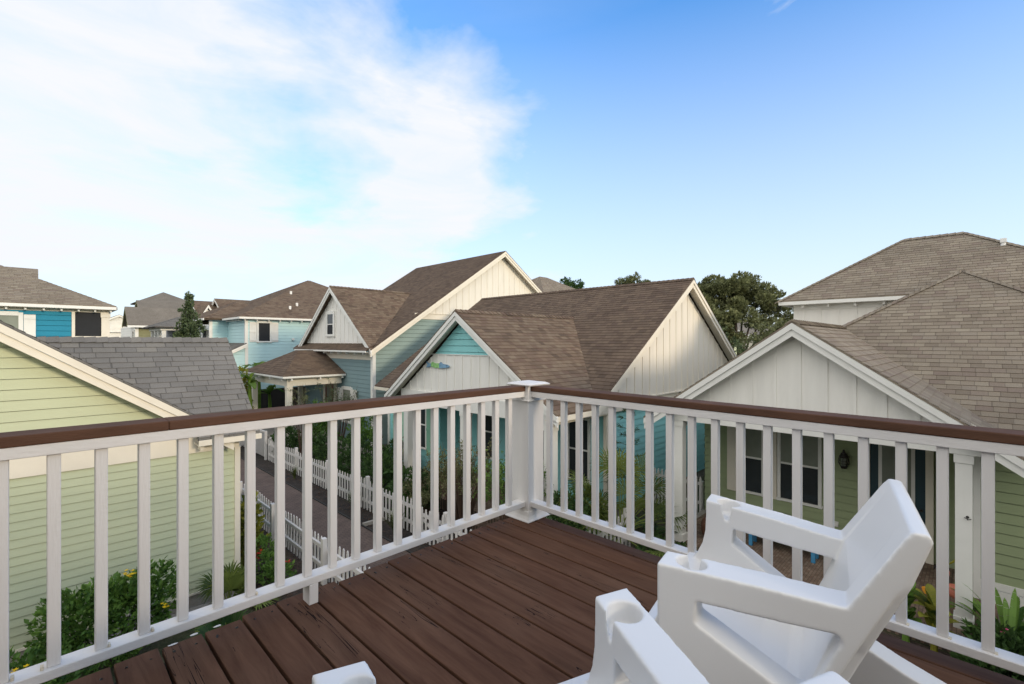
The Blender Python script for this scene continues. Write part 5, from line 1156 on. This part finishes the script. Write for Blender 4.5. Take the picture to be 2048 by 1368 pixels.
for _ in range(9000):
    x, y = r_.uniform(3.2, 9.2), r_.uniform(-4, 5.2); p = V((x, y, GZ+.004)); a = r_.uniform(0, 6.28); d = V((math.cos(a)*.4, math.sin(a)*.4, 1)).normalized()
    quad(tf, p, d, V((-math.sin(a), math.cos(a), 0)), r_.uniform(.03, .10), .006, r_.random(), .1)
o = tf.build('lawn_grass', M_['grass']); tag(o, 'patchy short grass and weeds on the ground below the deck', 'grass', kind='stuff')
tf = MB()
for _ in range(5200):
    x, y = r_.choice(((r_.uniform(2.7, 4.25), r_.uniform(5.5, 13.5)), (r_.uniform(5.8, 8.6), r_.uniform(5.6, 18)))); a = r_.uniform(0, 6.28); d = V((math.cos(a), math.sin(a), .15)).normalized()
    quad(tf, V((x, y, GZ+.012)), d, V((-math.sin(a), math.cos(a), 0)), r_.uniform(.03, .09), .014, r_.random(), .15)
o = tf.build('fallen_leaves', M_['twig']); tag(o, 'scattered brown fallen leaves on the garden soil', 'fallen leaves', kind='stuff')
# bananas by the slate blue porch
def banana(label, loc, h, n, seed, sc=1.):
    r_ = random.Random(seed); loc = V(loc); t = thing('banana_plant', loc, label, 'banana plant', 'banana plants by the slate blue porch'); MB().tube([loc, loc+V((.03, 0, h*.6)), loc+V((0, .02, h))], [.11, .09, .06], 10).build('stem', M_['leafb'], t)
    for i in range(n):
        a = i*2.3+r_.uniform(-.3, .3); e = math.radians(r_.uniform(20, 75)); m_ = MB(); bigleaf(m_, loc+V((0, 0, h*r_.uniform(.9, 1))), (math.cos(a)*math.cos(e), math.sin(a)*math.cos(e), math.sin(e)), 1.35*sc*r_.uniform(.7, 1), .19*sc, r_.uniform(.45, .9), r_.random(), 10, .2, r_); m_.build('leaf', M_['leafb'], t)
banana('banana plant with torn leaves rising behind the porch roof', (8.3, 26.9, GZ), 3.3, 9, 81, 1.0)
banana('banana plant seen between the two porch columns', (8.6, 26.2, GZ), 2.0, 8, 82, .9)
banana('yellowish banana plant beyond the corner of the grey shingle roof', (6.75, 23.1, GZ), 2.9, 9, 83, .8)
shrub('garden_shrub', 'bright green bushy plant at the corner of the grey shingle roof', 'shrub', (6.5, 23.5, GZ), [((0, 0, 2.3), (.28, .28, 1.2)), ((0, 0, 1.2), (.5, .5, .9))], 2600, .15, 'leafc', 84, None)

# ------------------------------------------------------------------ trees
def tree(name, label, loc, trunk_h, blobs, n, size, leaf, seed, r0=.2, group=None, lean=(0, 0), sub=7):
    r_ = random.Random(seed); loc = V(loc); t = thing(name, loc, label, 'tree', group); fork = loc+V((lean[0], lean[1], trunk_h)); tr = MB()
    tr.tube([loc, loc.lerp(fork, .5)+rv(r_)*.1, fork], [r0, r0*.8, r0*.62], 10); bl = []
    for c, rad in blobs:
        c = loc+V(c); mid = fork.lerp(c, .55)+rv(r_)*.25; tr.tube([fork, mid, c], [r0*.5, r0*.3, r0*.12], 7)
        for _ in range(sub):
            v = rv(r_).normalized(); e = c+V((v.x*rad[0], v.y*rad[1], v.z*rad[2]))*.8; tr.tube([c.lerp(mid, .2), c.lerp(e, .6)+rv(r_)*.1, e], [r0*.12, r0*.08, r0*.03], 5)
            bl.append((e, tuple(q*r_.uniform(.28, .48) for q in rad)))
        bl.append((c, tuple(q*.55 for q in rad)))
    tr.build('trunk', M_['bark'], t); m_ = MB(); cloud(m_, r_, bl, n, size, .5); m_.build('crown', M_[leaf], t); return t
r_ = random.Random(5)
# live oak: flat-topped wide crown; local frame 'right' = (.70,-.71) seen from the deck
def ok(r, u, z, a, b): return ((.7017*r+.7125*u, -.7125*r+.7017*u, z), (a, a, b))
tree('live_oak', 'wide spreading live oak with rounded crown and sky gaps behind the houses', (39.0, 13.3, GZ), 2.6, [ok(-3.3, 0, 7.6, 1.9, 1.3), ok(-1.9, .6, 8.5, 2.0, 1.1), ok(-2.4, -.6, 6.2, 1.9, 1.2), ok(-3.3, -.3, 4.8, 1.7, 1.2), ok(-.3, 0, 8.8, 1.9, 1.0), ok(-.7, -.5, 6.9, 1.6, 1.0), ok(1.5, 0, 8.1, 1.6, .9), ok(3.0, .4, 7.3, 1.5, .9), ok(3.9, 0, 5.9, 1.4, .8), ok(1.9, 0, 6.3, 1.3, .6), ok(-1.2, .3, 5.0, 1.6, 1.0), ok(.9, .4, 9.2, 1.3, .7), ok(2.6, .3, 4.9, 1.4, .7)], 64000, .20, 'leafo', 91, .22)
tree('live_oak', 'second darker tree at the right edge of the oak beside the white upper wall', (43.5, 9.6, GZ), 2.5, [ok(0, 0, 5.5, 1.2, 1.6), ok(.8, 0, 4.3, 1.3, 1.2), ok(-1.3, 0, 4.0, 1.4, 1.0)], 7000, .17, 'leafd', 92, .2)
for i, (r, u, h, lb) in enumerate(((-3.4, 0, 6.6, 'olive green hedge tree at the left below the big oak'), (-.8, -.5, 6.1, 'sunlit green hedge tree in the middle below the big oak'), (1.7, .3, 6.2, 'yellowish hedge tree at the right below the big oak'), (4.0, .5, 5.8, 'dark hedge tree behind the white porch gable'))):
    c = V((27.4, 9.3, GZ))+V((.7017*r+.7125*u, -.7125*r+.7017*u, 0))
    tree('hedge_tree', lb, c, 1.2, [((0, 0, h*.62), (1.35, 1.35, h*.30)), ((.6, -.6, h*.45), (1.1, 1.1, h*.3)), ((-.6, .6, h*.42), (1.1, 1.1, h*.3))], 7500, .13, 'leafm' if i % 2 else 'leafo', 95+i, .12, 'hedge trees below the oak')
tree('distant_tree', 'small dark tree top above the ridge of the aqua house, near the slate blue gable', (35.0, 27.0, GZ), 7, [((0, 0, 9.6), (1.2, 1.2, .8)), ((.4, -.4, 9.2), (.9, .9, .8))], 3000, .2, 'leafd', 101, .15)
tree('distant_tree', 'low tree top peeping over the middle of the aqua house ridge', (38.5, 22.6, GZ), 7, [((0, 0, 10.1), (1.2, 1.2, .7)), ((1.0, -1.0, 9.8), (1.0, 1.0, .6))], 3000, .2, 'leafo', 102, .15)
mg = [((0, 0, z), (w_, w_, .5)) for z, w_ in ((2.6, .8), (3.5, .8), (4.3, .72), (4.9, .60), (5.4, .46), (5.85, .32), (6.2, .22))]+[((0, .05, 6.72), (.14, .14, .16))]
tree('magnolia', 'narrow pointed evergreen tree with a small tuft at its tip, among the far houses', (5.15, 26.6, GZ), 1.2, mg, 12000, .13, 'leafm', 103, .09, sub=6)
for x, y, h, s_, lb in ((4.2, 44, 5.0, 104, 'small distant tree beside the teal house corner'), (5.5, 47, 4.4, 105, 'low distant bush in front of the far pale house')):
    tree('distant_tree', lb, (x, y, GZ), 1.5, [((0, 0, h*.6), (1.2, 1.2, h*.3)), ((.6, .3, h*.5), (1.0, 1.0, h*.25))], 3000, .18, 'leafo', s_, .1)
wl = MB(); r_ = random.Random(110); bl = []
for i in range(150):
    a = math.radians(-12+114*i/150); dd = r_.uniform(150, 210); bl.append(((math.cos(a)*dd, math.sin(a)*dd, GZ+3), (4.5, 4.5, r_.uniform(2.4, 4.2))))
cloud(wl, r_, bl, 26000, .9, .5); o = wl.build('far_woods', M_['leafm']); tag(o, 'low belt of distant woodland on the horizon', 'woods', kind='stuff')
